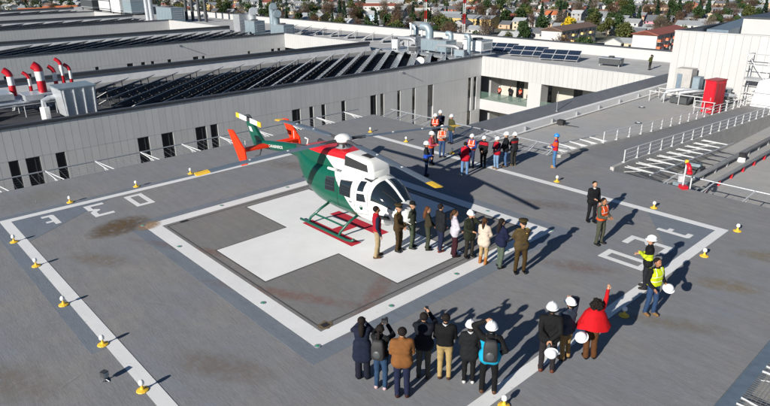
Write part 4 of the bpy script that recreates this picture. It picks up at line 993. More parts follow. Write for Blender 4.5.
def person(label, x, y, face, H=1.72, top='#222226', pants='#1b1c22', shoes='#15120f', sleeve=None, skin='a', hair='black', hairstyle='short', hat=None, arms=('down','down'), vest=None, coat=1.0, stance=.1, step=0, female=False, extras=(), z=0, vox=.021, group=None, lean=0, yoke=None, name_pants='trousers', wide=0, turn=0, tall_boots=False):
    s = H/1.75; fw = .9 if female else 1.0
    root = thing('person', label, 'person', (x,y,z), R(face), group)
    prim = []   # (p,q,r0,r1,region)
    def cap(p, q, r0, r1, reg): prim.append((Vector(p)*s, Vector(q)*s, r0*s, r1*s, reg))
    for sg in (1, -1):
        st = stance*sg; fx = step*sg
        hip = (0, .095*sg*fw, .92); knee = (.03+fx*.6, st*1.02, .49); ank = (-.02+fx, st*1.05, .085)
        cap(hip, knee, .098+wide*.3, .07+wide*.6, 'pants'); cap(knee, ank, .068+wide*.6, .055+wide, 'pants')
        if tall_boots: cap(Vector(knee).lerp(Vector(ank),.55), ank, .065, .058, 'shoes')
        cap((-.055+fx, st*1.05, .048), (.13+fx, st*1.2, .042), .05, .045, 'shoes'); cap((-.02+fx,st*1.05,.1),(-.02+fx,st*1.05,.05),.05,.05,'shoes')
    hw = .075*(1.12 if female else 1)
    cap((0,-hw,.95),(0,hw,.95),.118,.118,'pants')
    cap((lean*.3,-.062*fw,1.1),(lean*.3,.062*fw,1.1),.122*fw,.122*fw,'top')
    cap((lean*.5,-.075*fw,1.2),(lean*.5,.075*fw,1.2),.125*fw,.125*fw,'top')
    cap((lean*.8,-.09*fw,1.31),(lean*.8,.09*fw,1.31),.13*fw,.13*fw,'top')
    cap((lean-.01,-.15*fw,1.41),(lean-.01,.15*fw,1.41),.08,.08,'top')
    cap((lean,0,1.44),(lean,0,1.5),.075,.065,'top')
    hem = {1.0: 1.0, 0: 1.02}.get(coat, coat)
    if hem < .99:
        cap((0,-.07*fw,1.02),(0,.07*fw,1.02),.135,.135,'top'); zz = 1.0
        while zz > hem: cap((0,-.085,zz),(0,.085,zz),.14+(1.0-zz)*.07,.14+(1.0-zz)*.07,'top'); zz -= .09
        for sg in (1,-1): cap((0,.09*sg,.95),(.0,.11*sg,hem+.06),.13,.135,'top')
    else: cap((0,-.075*fw,1.0),(0,.075*fw,1.0),.128,.128,'top')
    hands = []
    for k, sg in ((0, 1), (1, -1)):
        T, pole = ARM[arms[k]]; S = Vector((lean, .185*sg*fw, 1.415)); T = Vector((T[0]+lean, T[1]*sg, T[2])); pole = Vector((pole[0], pole[1]*sg, pole[2]))
        E_, T = ik(S, T, .3, .27, pole)
        cap(S, E_, .066, .055, 'sleeve'); cap(E_, T, .054, .042, 'sleeve')
        d = (T-E_).normalized(); cap(T+d*.01, T+d*.075, .032, .036, 'skin'); hands.append((T, d, sg, E_))
    cap((lean,0,1.46),(lean+.01,0,1.56),.056,.052,'skin')
    ct, sn = math.cos(R(turn)), math.sin(R(turn))
    def hd(px, py, pz): return (lean+.01+px*ct-py*sn, px*sn+py*ct, pz)
    cap(hd(.0,0,1.66),hd(.0,0,1.645),.092,.090,'skin'); cap(hd(.035,0,1.60),hd(.03,0,1.575),.072,.05,'skin'); cap(hd(-.02,0,1.655),hd(-.02,0,1.64),.094,.09,'skin')
    cap(hd(.085,0,1.635),hd(.105,0,1.612),.012,.018,'skin')
    # one continuous surface
    mb = MB()
    for p, q, r0, r1, _ in prim: capsule(mb, p, q, r0, r1)
    me0 = mb.mesh('body_cage', m_core); o0 = bpy.data.objects.new('body_cage', me0); COL.objects.link(o0)
    md = o0.modifiers.new('r', 'REMESH'); md.mode = 'VOXEL'; md.voxel_size = vox*s
    sm = o0.modifiers.new('s', 'SMOOTH'); sm.factor = .5; sm.iterations = 3
    dg = bpy.context.evaluated_depsgraph_get(); me = bpy.data.meshes.new_from_object(o0.evaluated_get(dg))
    bpy.data.objects.remove(o0); bpy.data.meshes.remove(me0)
    nv = len(me.vertices); V = np.empty(nv*3); me.vertices.foreach_get('co', V); V = V.reshape(-1,3)
    Nn = np.empty(nv*3); me.vertices.foreach_get('normal', Nn); Nn = Nn.reshape(-1,3)
    F = [tuple(p.vertices) for p in me.polygons]; bpy.data.meshes.remove(me)
    C = np.array([V[list(f)].mean(0) for f in F])
    best = np.full(len(C), 9e9); reg = np.zeros(len(C), int); REG = ['skin','top','sleeve','pants','shoes']
    for p, q, r0, r1, g in prim:
        p, q = np.array(p), np.array(q); d = q-p; t_ = np.clip(((C-p) @ d)/max(d @ d, 1e-9), 0, 1)
        dist = np.linalg.norm(C-(p+t_[:,None]*d), axis=1)-(r0+(r1-r0)*t_); k = dist < best
        best[k] = dist[k]; reg[k] = REG.index(g)
    # hem line is cut clean
    reg[(reg == 3) & (C[:,2] > (hem-.02)*s) & (np.abs(C[:,1]) < .25*s) & (C[:,2] > .9*s)] = 1
    # soft folds
    ph = (sum(map(ord, label)) % 97)/7.
    fold = (np.sin(V[:,2]*38/s+6*np.sin(V[:,1]*9+ph)+ph)*.5+np.sin(V[:,2]*23+V[:,0]*31+ph*2)*.5)*.005*s
    clothed = np.zeros(nv, bool)
    for f, g in zip(F, reg):
        if g in (1,2,3): clothed[list(f)] = True
    V2 = V+Nn*(fold*clothed)[:,None]
    mats = [SKIN[skin], cloth(top), cloth(sleeve or top), cloth(pants), cloth(shoes, .5), m_eye]
    mb = MB(); mb.add(V2, F, [int(g) for g in reg])
    # fingers, eyes, ears belong to the same body mesh
    for T, d, sg, E_ in hands:
        T = T*s; side_ = d.cross(Vector((0,0,1))); side_ = Vector((1,0,0)) if side_.length < .2 else side_.normalized()
        nrm = d.cross(side_).normalized()
        for i, (o_, ln) in enumerate(((-.026,.07),(-.009,.082),(.009,.076),(.026,.06))):
            b0 = T+d*(.085*s)+side_*(o_*s); b1 = b0+d*(ln*.55*s)+nrm*(.008*s); b2 = b1+d*(ln*.4*s)+nrm*(.026*s)
            mb.path([b0,b1,b2], [.0095*s,.009*s,.007*s], 5)
        b0 = T+d*(.04*s)-side_*(.03*s*sg); mb.path([b0, b0+d*(.03*s)-side_*(.025*s*sg), b0+d*(.065*s)-side_*(.03*s*sg)], [.012*s,.011*s,.008*s], 5)
    for sg in (1, -1):
        mb.ell(Vector(hd(.083,.033*sg,1.648))*s, (.012*s,.014*s,.008*s), 6, 4, 5); mb.ell(Vector(hd(-.005,.094*sg,1.64))*s, (.018*s,.01*s,.03*s), 6, 4)
    mb.ell(Vector(hd(.088,0,1.583))*s, (.012*s,.024*s,.006*s), 6, 4, 0)
    mb.obj('body', mats, root, smooth=True)
    # clothing as separate shells
    def shell(nm, sel, off, mm, midx=None):
        idx = [i for i in range(len(F)) if sel[i]]
        if not idx: return None
        used = sorted({v for i in idx for v in F[i]}); mp = {v: j for j, v in enumerate(used)}
        b = MB(); b.add([V2[v]+Nn[v]*off for v in used], [tuple(mp[v] for v in F[i]) for i in idx], [0 if midx is None else int(midx[i]) for i in idx])
        return b.obj(nm, mm, root, smooth=True)
    tsel = (reg == 1); asel = (reg == 2)
    yk = None
    if yoke: yk = ((C[:,2] > yoke[1]*s) & (C[:,2] < yoke[2]*s)).astype(int)
    shell('jacket', tsel | asel, .006*s, [cloth(top), cloth(sleeve or top), cloth(yoke[0]) if yoke else cloth(top)], np.where(asel, 1, 0) if yk is None else np.where(yk == 1, 2, np.where(asel, 1, 0)))
    shell(name_pants, reg == 3, .004*s, [cloth(pants)])
    shell('shoes', reg == 4, .003*s, [cloth(shoes, .5)])
    if vest:
        zz = C[:,2]/s; st_ = ((zz > 1.1) & (zz < 1.13)) | ((zz > 1.24) & (zz < 1.265)); vy = (np.abs(np.abs(C[:,1]/s)-.1) < .014) & (zz > 1.28)
        shell('vest', tsel & (zz > .97) & (zz < 1.475), .02*s, [cloth(vest, .7), m_reflect], (st_ | vy).astype(int))
    # hair and hats
    hm = HAIR[hair]; Hc = Vector(hd(-.02,0,1.655))*s
    def sph(nm, c, r, zmin, m, nu=16, nv_=10, bump=0, front=9):
        b = MB(); rg = []; rr = random.Random(5)
        for i in range(nv_+1):
            th = math.pi/2-(math.pi/2-math.asin(max(-1,min(1,zmin))))*i/nv_
            th = min(th, R(86))
            rg.append([(c[0]+r[0]*math.cos(th)*math.cos(2*math.pi*j/nu)*(1+rr.uniform(-bump,bump)), c[1]+r[1]*math.cos(th)*math.sin(2*math.pi*j/nu)*(1+rr.uniform(-bump,bump)), c[2]+r[2]*math.sin(th)) for j in range(nu)])
        return b.loft(rg).obj(nm, m, root, smooth=True)
    if hairstyle == 'curly':
        b = MB(); rr = random.Random(11); b.ell(Hc+Vector((-.035,0,0))*s, (.125*s,.145*s,.125*s), 14, 8)
        for _ in range(110):
            d = Vector((rr.gauss(-.25,1), rr.gauss(0,1), rr.gauss(.1,.9))).normalized()
            if d.x > .55 and d.z < .5: continue
            c = Hc+Vector((-.035,0,-.01))*s+Vector((d.x*.125, d.y*.15, d.z*.13))*s*rr.uniform(.9,1.12); q = rr.uniform(.022,.04)*s
            b.ell(c, (q,q,q), 6, 4)
        b.obj('hair', hm, root)
    elif hat is None or hairstyle in ('long','pony'):
        hc = Vector(hd(-.036,0,1.672))*s; b = MB(); rr = random.Random(7); rg = []
        for i in range(10):
            th = R(-86+172*i/9); rg.append([(hc.x+.1*s*math.cos(th)*math.cos(2*math.pi*j/18)*(1+rr.uniform(-.03,.03)), hc.y+.1*s*math.cos(th)*math.sin(2*math.pi*j/18)*(1+rr.uniform(-.03,.03)), hc.z+.1*s*math.sin(th)) for j in range(18)])
        b.loft(rg).obj('hair', hm, root, smooth=True)
        if hairstyle == 'long':
            MB().path([Vector(hd(-.08,0,1.62))*s, Vector(hd(-.115,0,1.5))*s, Vector(hd(-.14,0,1.36))*s, Vector(hd(-.14,0,1.27))*s], [.07*s,.078*s,.066*s,.03*s], 10).obj('long_hair', hm, root, smooth=True)
        if hairstyle == 'pony':
            MB().path([Vector(hd(-.1,0,1.67))*s, Vector(hd(-.15,0,1.62))*s, Vector(hd(-.16,0,1.48))*s, Vector(hd(-.15,0,1.38))*s], [.03*s,.04*s,.035*s,.012*s], 8).obj('ponytail', hm, root, smooth=True)
    elif hat == 'cap' or True:
        bk = Vector(hd(-.055,0,1.615))*s; sph('hair', bk, (.06*s,.086*s,.06*s), -.8, hm, 12, 5, .02)
    if hat in ('helmet','bluehelmet'):
        m = m_helmet if hat == 'helmet' else m_helmet_b; c = Hc+Vector((0.01,0,.03))*s
        h = sph('hard_hat', c, (.142*s,.122*s,.128*s), .0, m, 18, 8)
        b = MB(); n = 18; rg = []
        for rad, zz in ((.98,0),(1.12,-.01),(1.12,-.018),(.95,-.012)):
            rg.append([(c[0]+(.142*s*rad+(.03*s*max(0,math.cos(2*math.pi*j/n-R(turn))) if rad > 1 else 0))*math.cos(2*math.pi*j/n), c[1]+.122*s*rad*math.sin(2*math.pi*j/n), c[2]+zz*s) for j in range(n)])
        b.loft(rg, caps=False).obj('brim', m, h)
        MB().path([(c[0]+.14*s*math.cos(a), c[1], c[2]+.13*s*math.sin(a)) for a in np.linspace(.4,2.75,9)], .012*s, 5).obj('ridge', m, h)
    if hat in ('officer','darkcap'):
        mc = cloth('#4a3d22') if hat == 'officer' else cloth('#1a1d18'); c = Hc+Vector((.01,0,.045))*s
        b = MB().lathe([(.105*s,0),(.108*s,.045*s),(.15*s,.075*s) if hat == 'officer' else (.11*s,.06*s),(.145*s,.095*s) if hat == 'officer' else (.1*s,.085*s),(.05*s,.105*s)], 18, c).obj('cap', mc, root, smooth=True)
        pk = [(c[0]+(.1+.075*math.cos(a)*(1))*s*math.cos(a*.75+R(turn)), c[1]+.115*s*math.sin(a*.75+R(turn)), c[2]-.005*s-.02*s*math.cos(a)) for a in np.linspace(-1.3,1.3,9)]
        pi_ = [(c[0]+.09*s*math.cos(a*.75+R(turn)), c[1]+.09*s*math.sin(a*.75+R(turn)), c[2]+.005*s) for a in np.linspace(-1.3,1.3,9)]
        MB().add(pk+pi_, [(i,i+1,i+10,i+9) for i in range(8)]).obj('peak', m_black, b)
        MB().lathe([(.11*s,.005*s),(.111*s,.025*s)], 18, c).obj('band', m_black if hat == 'darkcap' else cloth('#2f2413'), b)
    for e in extras:
        if e == 'backpack':
            bp = MB(); bx = -.13; rg = []
            for zz, k in ((.96,.82),(.985,.96),(1.1,1.0),(1.3,.98),(1.42,.86),(1.47,.6)):
                rg.append([((bx-.075*k+.085*k*math.copysign(abs(math.cos(a))**.5, math.cos(a)))*s, .155*k*math.copysign(abs(math.sin(a))**.5, math.sin(a))*s, zz*s) for a in [2*math.pi*j/16 for j in range(16)]])
            bp.loft(rg)
            b = bp.obj('backpack', m_black, root, smooth=True); MB().ell(((bx-.15)*s,0,1.12*s),(.035*s,.11*s,.11*s), 10, 6).obj('pocket', m_dark, b, smooth=True)
            for sg in (1,-1): MB().path([((-.12)*s,.09*sg*s,1.42*s),(.0,.1*sg*s,1.5*s),(.12*s,.1*sg*s,1.38*s),(.1*s,.11*sg*s,1.15*s),(-.05*s,.15*sg*s,1.1*s)], .016*s, 5).obj('strap', m_black, b)
        if e == 'cape':
            b = MB(); rg = []
            for i, (zz, rx, ry) in enumerate(((1.52,.09,.1),(1.46,.15,.2),(1.36,.21,.28),(1.2,.27,.34),(1.08,.30,.40),(.99,.33,.44))):
                rg.append([((rx*(1+.05*i/5*math.sin(5*t_))*math.cos(t_)+.0)*s, ry*(1+.06*i/5*math.sin(7*t_+1))*math.sin(t_)*s, (zz+.03*i/5*math.sin(3*t_))*s) for t_ in [2*math.pi*j/28 for j in range(28)]])
            b.loft(rg, caps=False).obj('cape', cloth('#d10f1c'), root, smooth=True)
        if e == 'tie': MB().box((.118*s,-.022*s,1.26*s),(.132*s,.022*s,1.42*s)).obj('shirt_front', cloth('#d8d8d8'), root)
        if e == 'shirt': MB().ell((.09*s,0,1.3*s),(.055*s,.05*s,.16*s), 10, 6).obj('shirt_front', cloth('#2a2d33'), root, smooth=True)
        if e == 'collar': MB().lathe([(.078*s,1.455*s),(.075*s,1.5*s),(.066*s,1.51*s)], 14, (lean*s,0,0)).obj('collar', cloth('#d9dadb'), root, smooth=True)
        if e == 'badge': MB().ell((.1*s,.1*s,1.37*s),(.02*s,.02*s,.02*s), 6, 4).obj('badge', m_yellow, root)
        if e == 'epaulette':
            for sg in (1,-1): MB().box((-.035*s,(.13*sg-.05)*s,1.48*s),(.035*s,(.13*sg+.05)*s,1.502*s)).obj('epaulette', cloth('#8c7a3f'), root)
        if e == 'belt': MB().lathe([(.165*s,1.0*s),(.165*s,1.04*s)], 16).obj('belt', m_black, root).scale = (.88,1.22,1)
    def hand(k):
        T, d, sg, E_ = hands[k]; v = Vector(T)*s+d*.1*s; c, sn_ = math.cos(R(face)), math.sin(R(face))
        return (x+v.x*c-v.y*sn_, y+v.x*sn_+v.y*c, z+v.z)
    return root, hand
def held_helmet(label, p, rot=(0,0,0)):
    t = thing('hard_hat', label, 'hard hat', p); t.rotation_euler = rot
    MB().lathe([(.125,0),(.12,.05),(.095,.1),(.05,.13),(.01,.138)], 18).obj('shell', m_helmet, t, smooth=True)
    MB().lathe([(.12,.004),(.155,-.004),(.155,-.012),(.118,-.006)], 18).obj('brim', m_helmet, t)
    MB().path([(.12*math.cos(a),0,.135*math.sin(a)) for a in np.linspace(.4,2.75,9)], .01, 5).obj('ridge', m_helmet, t)
def held_phone(label, p, rz, cam=False):
    t = thing('camera' if cam else 'phone', label, 'camera' if cam else 'phone', p, R(rz))
    if cam:
        MB().box((-.04,-.07,-.045),(.04,.07,.045)).obj('camera_body', m_black, t); MB().lathe([(.035,0),(.038,.1),(.03,.1)], 12).obj('lens', m_dark, t, (.04,0,0)).rotation_euler = (0,R(90),0)
    else:
        MB().box((-.005,-.04,-.08),(.005,.04,.08)).obj('phone_case', m_black, t); MB().box((-.0065,-.036,-.074),(-.005,.036,.074)).obj('screen', m_hglass, t)
GA, GB, GE = 'people photographing in foreground', 'people lined up by the helicopter', 'hard-hat group on the far side'
TOH = 150
# foreground group, seen from behind
r, h = person('person in long navy coat and navy trousers, leftmost in foreground', 7.15,-5.29,TOH-15,1.64,'#1a2238','#151a2a','#101014', hair='black', hairstyle='long', coat=.62, arms=('cam','cam'), female=True, wide=.03, group=GA)
r, h = person('person in black jacket and jeans with black backpack and pink sneakers', 7.71,-5.23,TOH-30,1.66,'#16171a','#2c4767','#cfb2b8', hair='black', hairstyle='pony', arms=('phone','phone'), extras=('backpack',), female=True, group=GA)
held_phone('black camera held up by the person with pink sneakers', h(0), TOH-30, True)
person('person in camel brown jacket with navy trousers', 8.24,-5.08,TOH-12,1.78,'#8a5a30','#1d2442','#3a1f14', hair='black', arms=('low','low'), coat=.86, group=GA, wide=.004)
r, h = person('person in dark navy jacket and grey trousers holding up a phone', 8.09,-4.25,TOH-25,1.73,'#131824','#5b5852','#3a2a22', hair='black', arms=('cam','phone'), coat=.88, group=GA)
held_phone('phone held up by the person in grey trousers', h(1), TOH-25)
person('person in black sweater, white collar and khaki trousers', 8.45,-3.92,TOH-20,1.72,'#0f1013','#b39a68','#4a2f1f', hair='black', arms=('low','low'), extras=('collar',), group=GA)
person('person in black puffer jacket, white hard hat and white sneakers', 8.93,-3.63,TOH-18,1.6,'#1b1d20','#121214','#d8d8d8', hat='helmet', arms=('low','low'), coat=.82, group=GA, extras=('collar',), female=True)
person('person in turquoise and black jacket with backpack and white hard hat', 9.46,-3.58,TOH-22,1.78,'#12aed6','#0f0f12','#5a3a22', sleeve='#131417', hat='helmet', arms=('helmet','pocket'), extras=('backpack',), coat=.9, group=GA, yoke=('#131417',1.36,1.6), stance=.13)
# trio beside the white border
r, h = person('person in black jacket holding a white hard hat behind the back', 9.92,-1.97,TOH-25,1.8,'#141517','#2a2629','#6a3420', hat='helmet', arms=('back','back'), coat=.86, stance=.12)
held_helmet('white hard hat held behind the back of person in black', (h(0)[0]+.06,h(0)[1]-.06,h(0)[2]-.22), (R(100),0,R(40)))
person('person in blue-grey jacket, tan trousers and white hard hat', 9.96,-1.24,TOH+20,1.64,'#3a4354','#a58355','#2a2420', hat='helmet', arms=('low','helmet'), coat=.9)
r, h = person('person in bright red cape with one arm raised', 10.35,-.77,TOH-10,1.62,'#c40f1a','#5e3a1d','#15120f', hair='black', hairstyle='curly', arms=('out','wave'), extras=('cape',), female=True, wide=.02, tall_boots=True)
held_helmet('white hard hat hanging from left arm of person in red cape', (10.36,-1.29,.84), (R(32),R(-12),R(20)))
# two in yellow vests at right
person('person in black jacket over yellow vest with white hard hat', 9.66,3.55,-155,1.66,'#17181b','#23252c','#15120f', hat='helmet', arms=('fold','low'), coat=.86, extras=(), vest=None, yoke=('#cfe02a',1.05,1.25))
r, h = person('person in yellow vest and jeans holding white hard hat', 10.44,2.23,-20,1.7,'#17191d','#2d476d','#8a6a45', hair='black', arms=('low','hold'), vest='#d4e51f', skin='b', step=.05)
held_helmet('white hard hat carried by person in yellow vest', (h(0)[0]+.05,h(0)[1]+.03,h(0)[2]-.1), (R(25),R(10),R(30)))
# two by the right line
person('person in orange safety vest and olive trousers', 7.15,5.44,-10,1.68,'#4b5346','#4d4f43','#1a1713', hair='black', arms=('low','low'), vest='#e8571c', skin='b', stance=.13)
person('person in black suit behind the orange-vested person', 5.94,7.01,-35,1.6,'#15161a','#17181d','#0f0e0d', hair='black', arms=('down','low'), coat=.86, extras=('collar',), stance=.1, step=.06)
# the line by the helicopter nose
person('person in red vest, navy sleeves and khaki trousers by helicopter skid', 2.63,-.77,60,1.8,'#b3132a','#b19c78','#5d4128', sleeve='#18203a', hair='black', arms=('down','down'), group=GB, skin='b', step=.06)
person('officer in brown uniform and peaked cap nearest helicopter nose', 2.79,.06,15,1.66,'#4b3a23','#47371f','#0f0d0b', hat='officer', arms=('front','front'), extras=('belt','epaulette'), group=GB, coat=.9)
person('person in olive flight suit with dark cap', 2.93,.56,30,1.66,'#33382b','#4a5443','#111110', hat='darkcap', arms=('back','back'), group=GB)
person('bareheaded person in olive uniform, hands clasped in the line', 3.38,.85,50,1.56,'#3b3526','#3d4234','#14110f', hair='auburn', hairstyle='long', arms=('front','front'), female=True, group=GB)
person('person in black jacket, navy trousers and brown shoes', 3.75,1.07,80,1.7,'#1b1d22','#1c2340','#6e2f1c', hair='black', arms=('low','pocket'), coat=.84, group=GB, step=.07)
person('person in white jacket and maroon trousers', 4.33,1.12,55,1.64,'#cfcad6','#3a1620','#20120f', hair='brown', hairstyle='pony', arms=('front','front'), female=True, coat=.9, group=GB, wide=.012)
person('person in dark green jacket and white hard hat hand raised to face', 4.72,1.42,-15,1.62,'#262b1d','#2b2721','#0f0e0d', hat='helmet', arms=('face','low'), coat=.82, extras=('shirt',), group=GB, stance=.12)
person('person in cream coat and tan boots', 5.35,1.37,100,1.6,'#d9c9b8','#b89d72','#a86a30', hair='brown', hairstyle='pony', arms=('front','front'), female=True, coat=.78, group=GB, tall_boots=True)
person('person in navy jacket and grey-green trousers', 5.87,1.55,75,1.68,'#161d3c','#59665a','#101012', hair='black', hairstyle='long', arms=('front','front'), coat=.86, group=GB, step=.05)
person('officer in brown uniform and peaked cap at right end of line', 6.53,1.71,-35,1.76,'#54452a','#463517','#0e0c0a', hat='officer', arms=('back','back'), extras=('belt','epaulette','badge'), group=GB, coat=.9, stance=.13)
# hard-hat group on the far side
person('person in orange vest at back left of hard-hat group', -5.5,10.78,-60,1.68,'#1c1d22','#20232b','#15120f', hat='helmet', arms=('low','low'), vest='#e4491c', group=GE, vox=.026)
person('person in navy jacket at back of hard-hat group', -5.8,11.5,-50,1.7,'#151a33','#1d2130','#15120f', hat='helmet', arms=('fold','fold'), group=GE, vox=.026)
person('person in olive jacket and jeans at back of hard-hat group', -5.06,11.58,-100,1.58,'#4a4a2d','#2f476c','#2a1d14', hat='helmet', arms=('down','down'), coat=.88, group=GE, vox=.026)
person('person in pink shirt and orange vest in hard-hat group', -3.13,7.96,20,1.62,'#b8475a','#2a3450','#15120f', hat='helmet', arms=('low','low'), vest='#e8501e', group=GE, vox=.026)
person('person in orange vest, pale sleeves and jeans in hard-hat group', -3.67,9.31,-40,1.61,'#c9b9ad','#35527d','#2b1a12', hat='helmet', arms=('fold','low'), vest='#f0561c', group=GE, vox=.026)
person('person in blue coveralls nearest the rotor blade in hard-hat group', -2.12,6.53,40,1.6,'#23262b','#1d3158','#111216', hat='helmet', arms=('front','low'), yoke=('#1f4fc0',1.0,1.18), group=GE, vox=.026, coat=.9)
person('person in red vest and jeans in hard-hat group, back turned', -.89,7.8,120,1.62,'#c8102e','#6d93c0','#c9c9c9', sleeve='#1a2444', hair='black', arms=('pocket','pocket'), group=GE, vox=.026, coat=.9, stance=.12)
person('person in orange vest behind the red-vested person', -1.5,9.0,-70,1.62,'#2b4a9a','#2c3a5c','#15120f', hat='helmet', arms=('low','low'), vest='#e8501e', group=GE, vox=.026)
person('person in black with red shoulders in hard-hat group', -1.08,9.39,-80,1.54,'#141418','#121216','#0d0c0c', hat='helmet', arms=('front','front'), yoke=('#b4122b',1.3,1.45), group=GE, vox=.026, coat=.9)
person('person in red jacket and pale jeans in hard-hat group', -.55,9.71,-100,1.54,'#b5142a','#7fa0c4','#8a6a4a', sleeve='#1c2036', hat='helmet', arms=('front','fold'), group=GE, vox=.026, coat=.9)
person('person in dark jacket with white shirt in hard-hat group', -.48,10.3,-130,1.66,'#16181f','#4c6a94','#5a4632', hat='helmet', arms=('front','front'), extras=('tie',), group=GE, vox=.026, coat=.86)
person('person in dark grey with red arm patch at right of hard-hat group', -.30,10.72,170,1.6,'#2a2c31','#33312d','#6a5a40', hat='helmet', arms=('fold','low'), yoke=('#a51a26',1.26,1.36), group=GE, vox=.026, coat=.88)
person('person in blue hard hat, red vest and jeans standing alone', 1.26,11.84,-150,1.62,'#c81e2e','#4a7db0','#b58a5a', sleeve='#1d3fae', hat='bluehelmet', arms=('fold','fold'), vox=.024, yoke=('#e8582a',1.2,1.42))
# far people
for i, (x, y, lab, c, v, hh) in enumerate([(-30.1,49.3,'person in orange vest, left on the far balcony','#22252c','#e4491c','helmet'),(-29.2,50.3,'person in black on the far balcony beside orange vest','#141519',None,None),(-28.5,49.6,'person in dark jacket in middle of the far balcony','#1d2026',None,'helmet'),(-27.6,50.2,'person in black with orange vest, right on far balcony','#17181c','#e4491c',None)]):
    person(lab, x, y, -70, 1.72, c, '#1b1d24', hat=hh, arms=('low','low'), vest=v, z=-6.5, vox=.04, group='people on the far balcony')
person('person in olive vest standing alone on the long white roof', -15.6,58.4,160,1.74,'#4a5228','#2b2a24', hair='black', arms=('low','helmet'), z=ROOF, vox=.035)

# ================================================================== TOWN
rng = random.Random(21)
WALLC = {'white': (.46,.46,.445), 'cream': (.46,.40,.29), 'pale grey': (.34,.34,.335), 'yellow': (.5,.37,.16), 'brick red': (.33,.12,.08), 'pale blue': (.36,.46,.55), 'tan': (.42,.31,.21)}
ROOFC = {'grey metal': (.30,.32,.335), 'pale metal': (.44,.455,.46), 'dark grey': (.12,.125,.135), 'rust red': (.24,.075,.05), 'brown': (.17,.11,.08), 'orange': (.5,.15,.06)}
WM = {k: mat('town wall '+k, v, .85, var=.12, scale=.5, rand=.15) for k, v in WALLC.items()}
RM = {k: mat('town roof '+k, v, .6, .15 if 'metal' in k else 0, var=.22, scale=.7, rand=.2, stretch=(.4,3,1)) for k, v in ROOFC.items()}
m_twin = mat('town window', (.03,.035,.045), .2, var=.2); m_tdoor = mat('town door', (.14,.075,.045), .6, var=.2)
PROT = [(9,8,2.9,1.9),(11,8,2.9,2.0),(8,7,5.4,2.0),(10,9,5.6,2.2),(18,8,2.9,1.8),(22,9,5.4,2.0),(30,15,5.5,1.8),(7,7,2.7,1.6)]
_hc = {}
def house_meshes(pi, wk, rk):
    l, w, h, r = PROT[pi]
    if ('w', pi, wk) not in _hc:
        _hc['w', pi, wk] = MB().add([(-l/2,-w/2,0),(l/2,-w/2,0),(l/2,w/2,0),(-l/2,w/2,0),(-l/2,-w/2,h),(l/2,-w/2,h),(l/2,w/2,h),(-l/2,w/2,h),(-l/2,0,h+r),(l/2,0,h+r)],
            [(0,1,5,4),(1,2,6,9,5),(2,3,7,6),(3,0,4,8,7)]).mesh('wall', WM[wk])
    if ('r', pi, rk) not in _hc:
        mb = MB(); o = .5; k = r/(w/2)
        for s in (-1, 1):
            a = (w/2+o)*s
            vs = [(-l/2-o,0,h+r+.05),(l/2+o,0,h+r+.05),(l/2+o,a,h-o*k+.05),(-l/2-o,a,h-o*k+.05)]
            mb.add(vs+[(x,y,z+.16) for x,y,z in vs], [(3,2,1,0),(4,5,6,7),(0,1,5,4),(1,2,6,5),(2,3,7,6),(3,0,4,7)])
        _hc['r', pi, rk] = mb.mesh('roof', RM[rk])
    return _hc['w', pi, wk], _hc['r', pi, rk]
ME_WIN = MB().box((-.6,-.04,-.55),(.6,.04,.55),0).box((-.68,-.06,-.68),(.68,.03,-.57),1).mesh('window', [m_twin, WM['white']])
ME_DOOR = MB().box((-.5,-.04,0),(.5,.04,2.05)).box((.3,-.09,.95),(.42,-.04,1.07)).mesh('door', m_tdoor)
def house(label, x, y, rz, pi, wk, rk, group='town houses', detail=True):
    l, w, h, r = PROT[pi]; t = thing('house', label, 'house', (x,y,GZ), rz, group); a, b = house_meshes(pi, wk, rk)
    inst('wall', a, t); ro = inst('roof', b, t)
    if detail:
        nw = max(2, int(l/3.6)); fl = 2 if h > 4 else 1
        for f in range(fl):
            for i in range(nw):
                xx = -l/2+l*(i+.5)/nw
                if f == 0 and i == nw//2: inst('door', ME_DOOR, t, (xx,-w/2-.02,0)); continue
                inst('window', ME_WIN, t, (xx,-w/2-.02,1.6+2.7*f))
            inst('window', ME_WIN, t, (l/2+.02,-w*.2,1.6+2.7*f), (0,0,R(90)))
        if (int(x*7)+int(y*3)) % 3 == 0: MB().box((-.3,-.3,0),(.3,.3,1.6)).obj('chimney', WM['brick red'], ro, (l*.25,w*.12,h+r*.4))
    return t
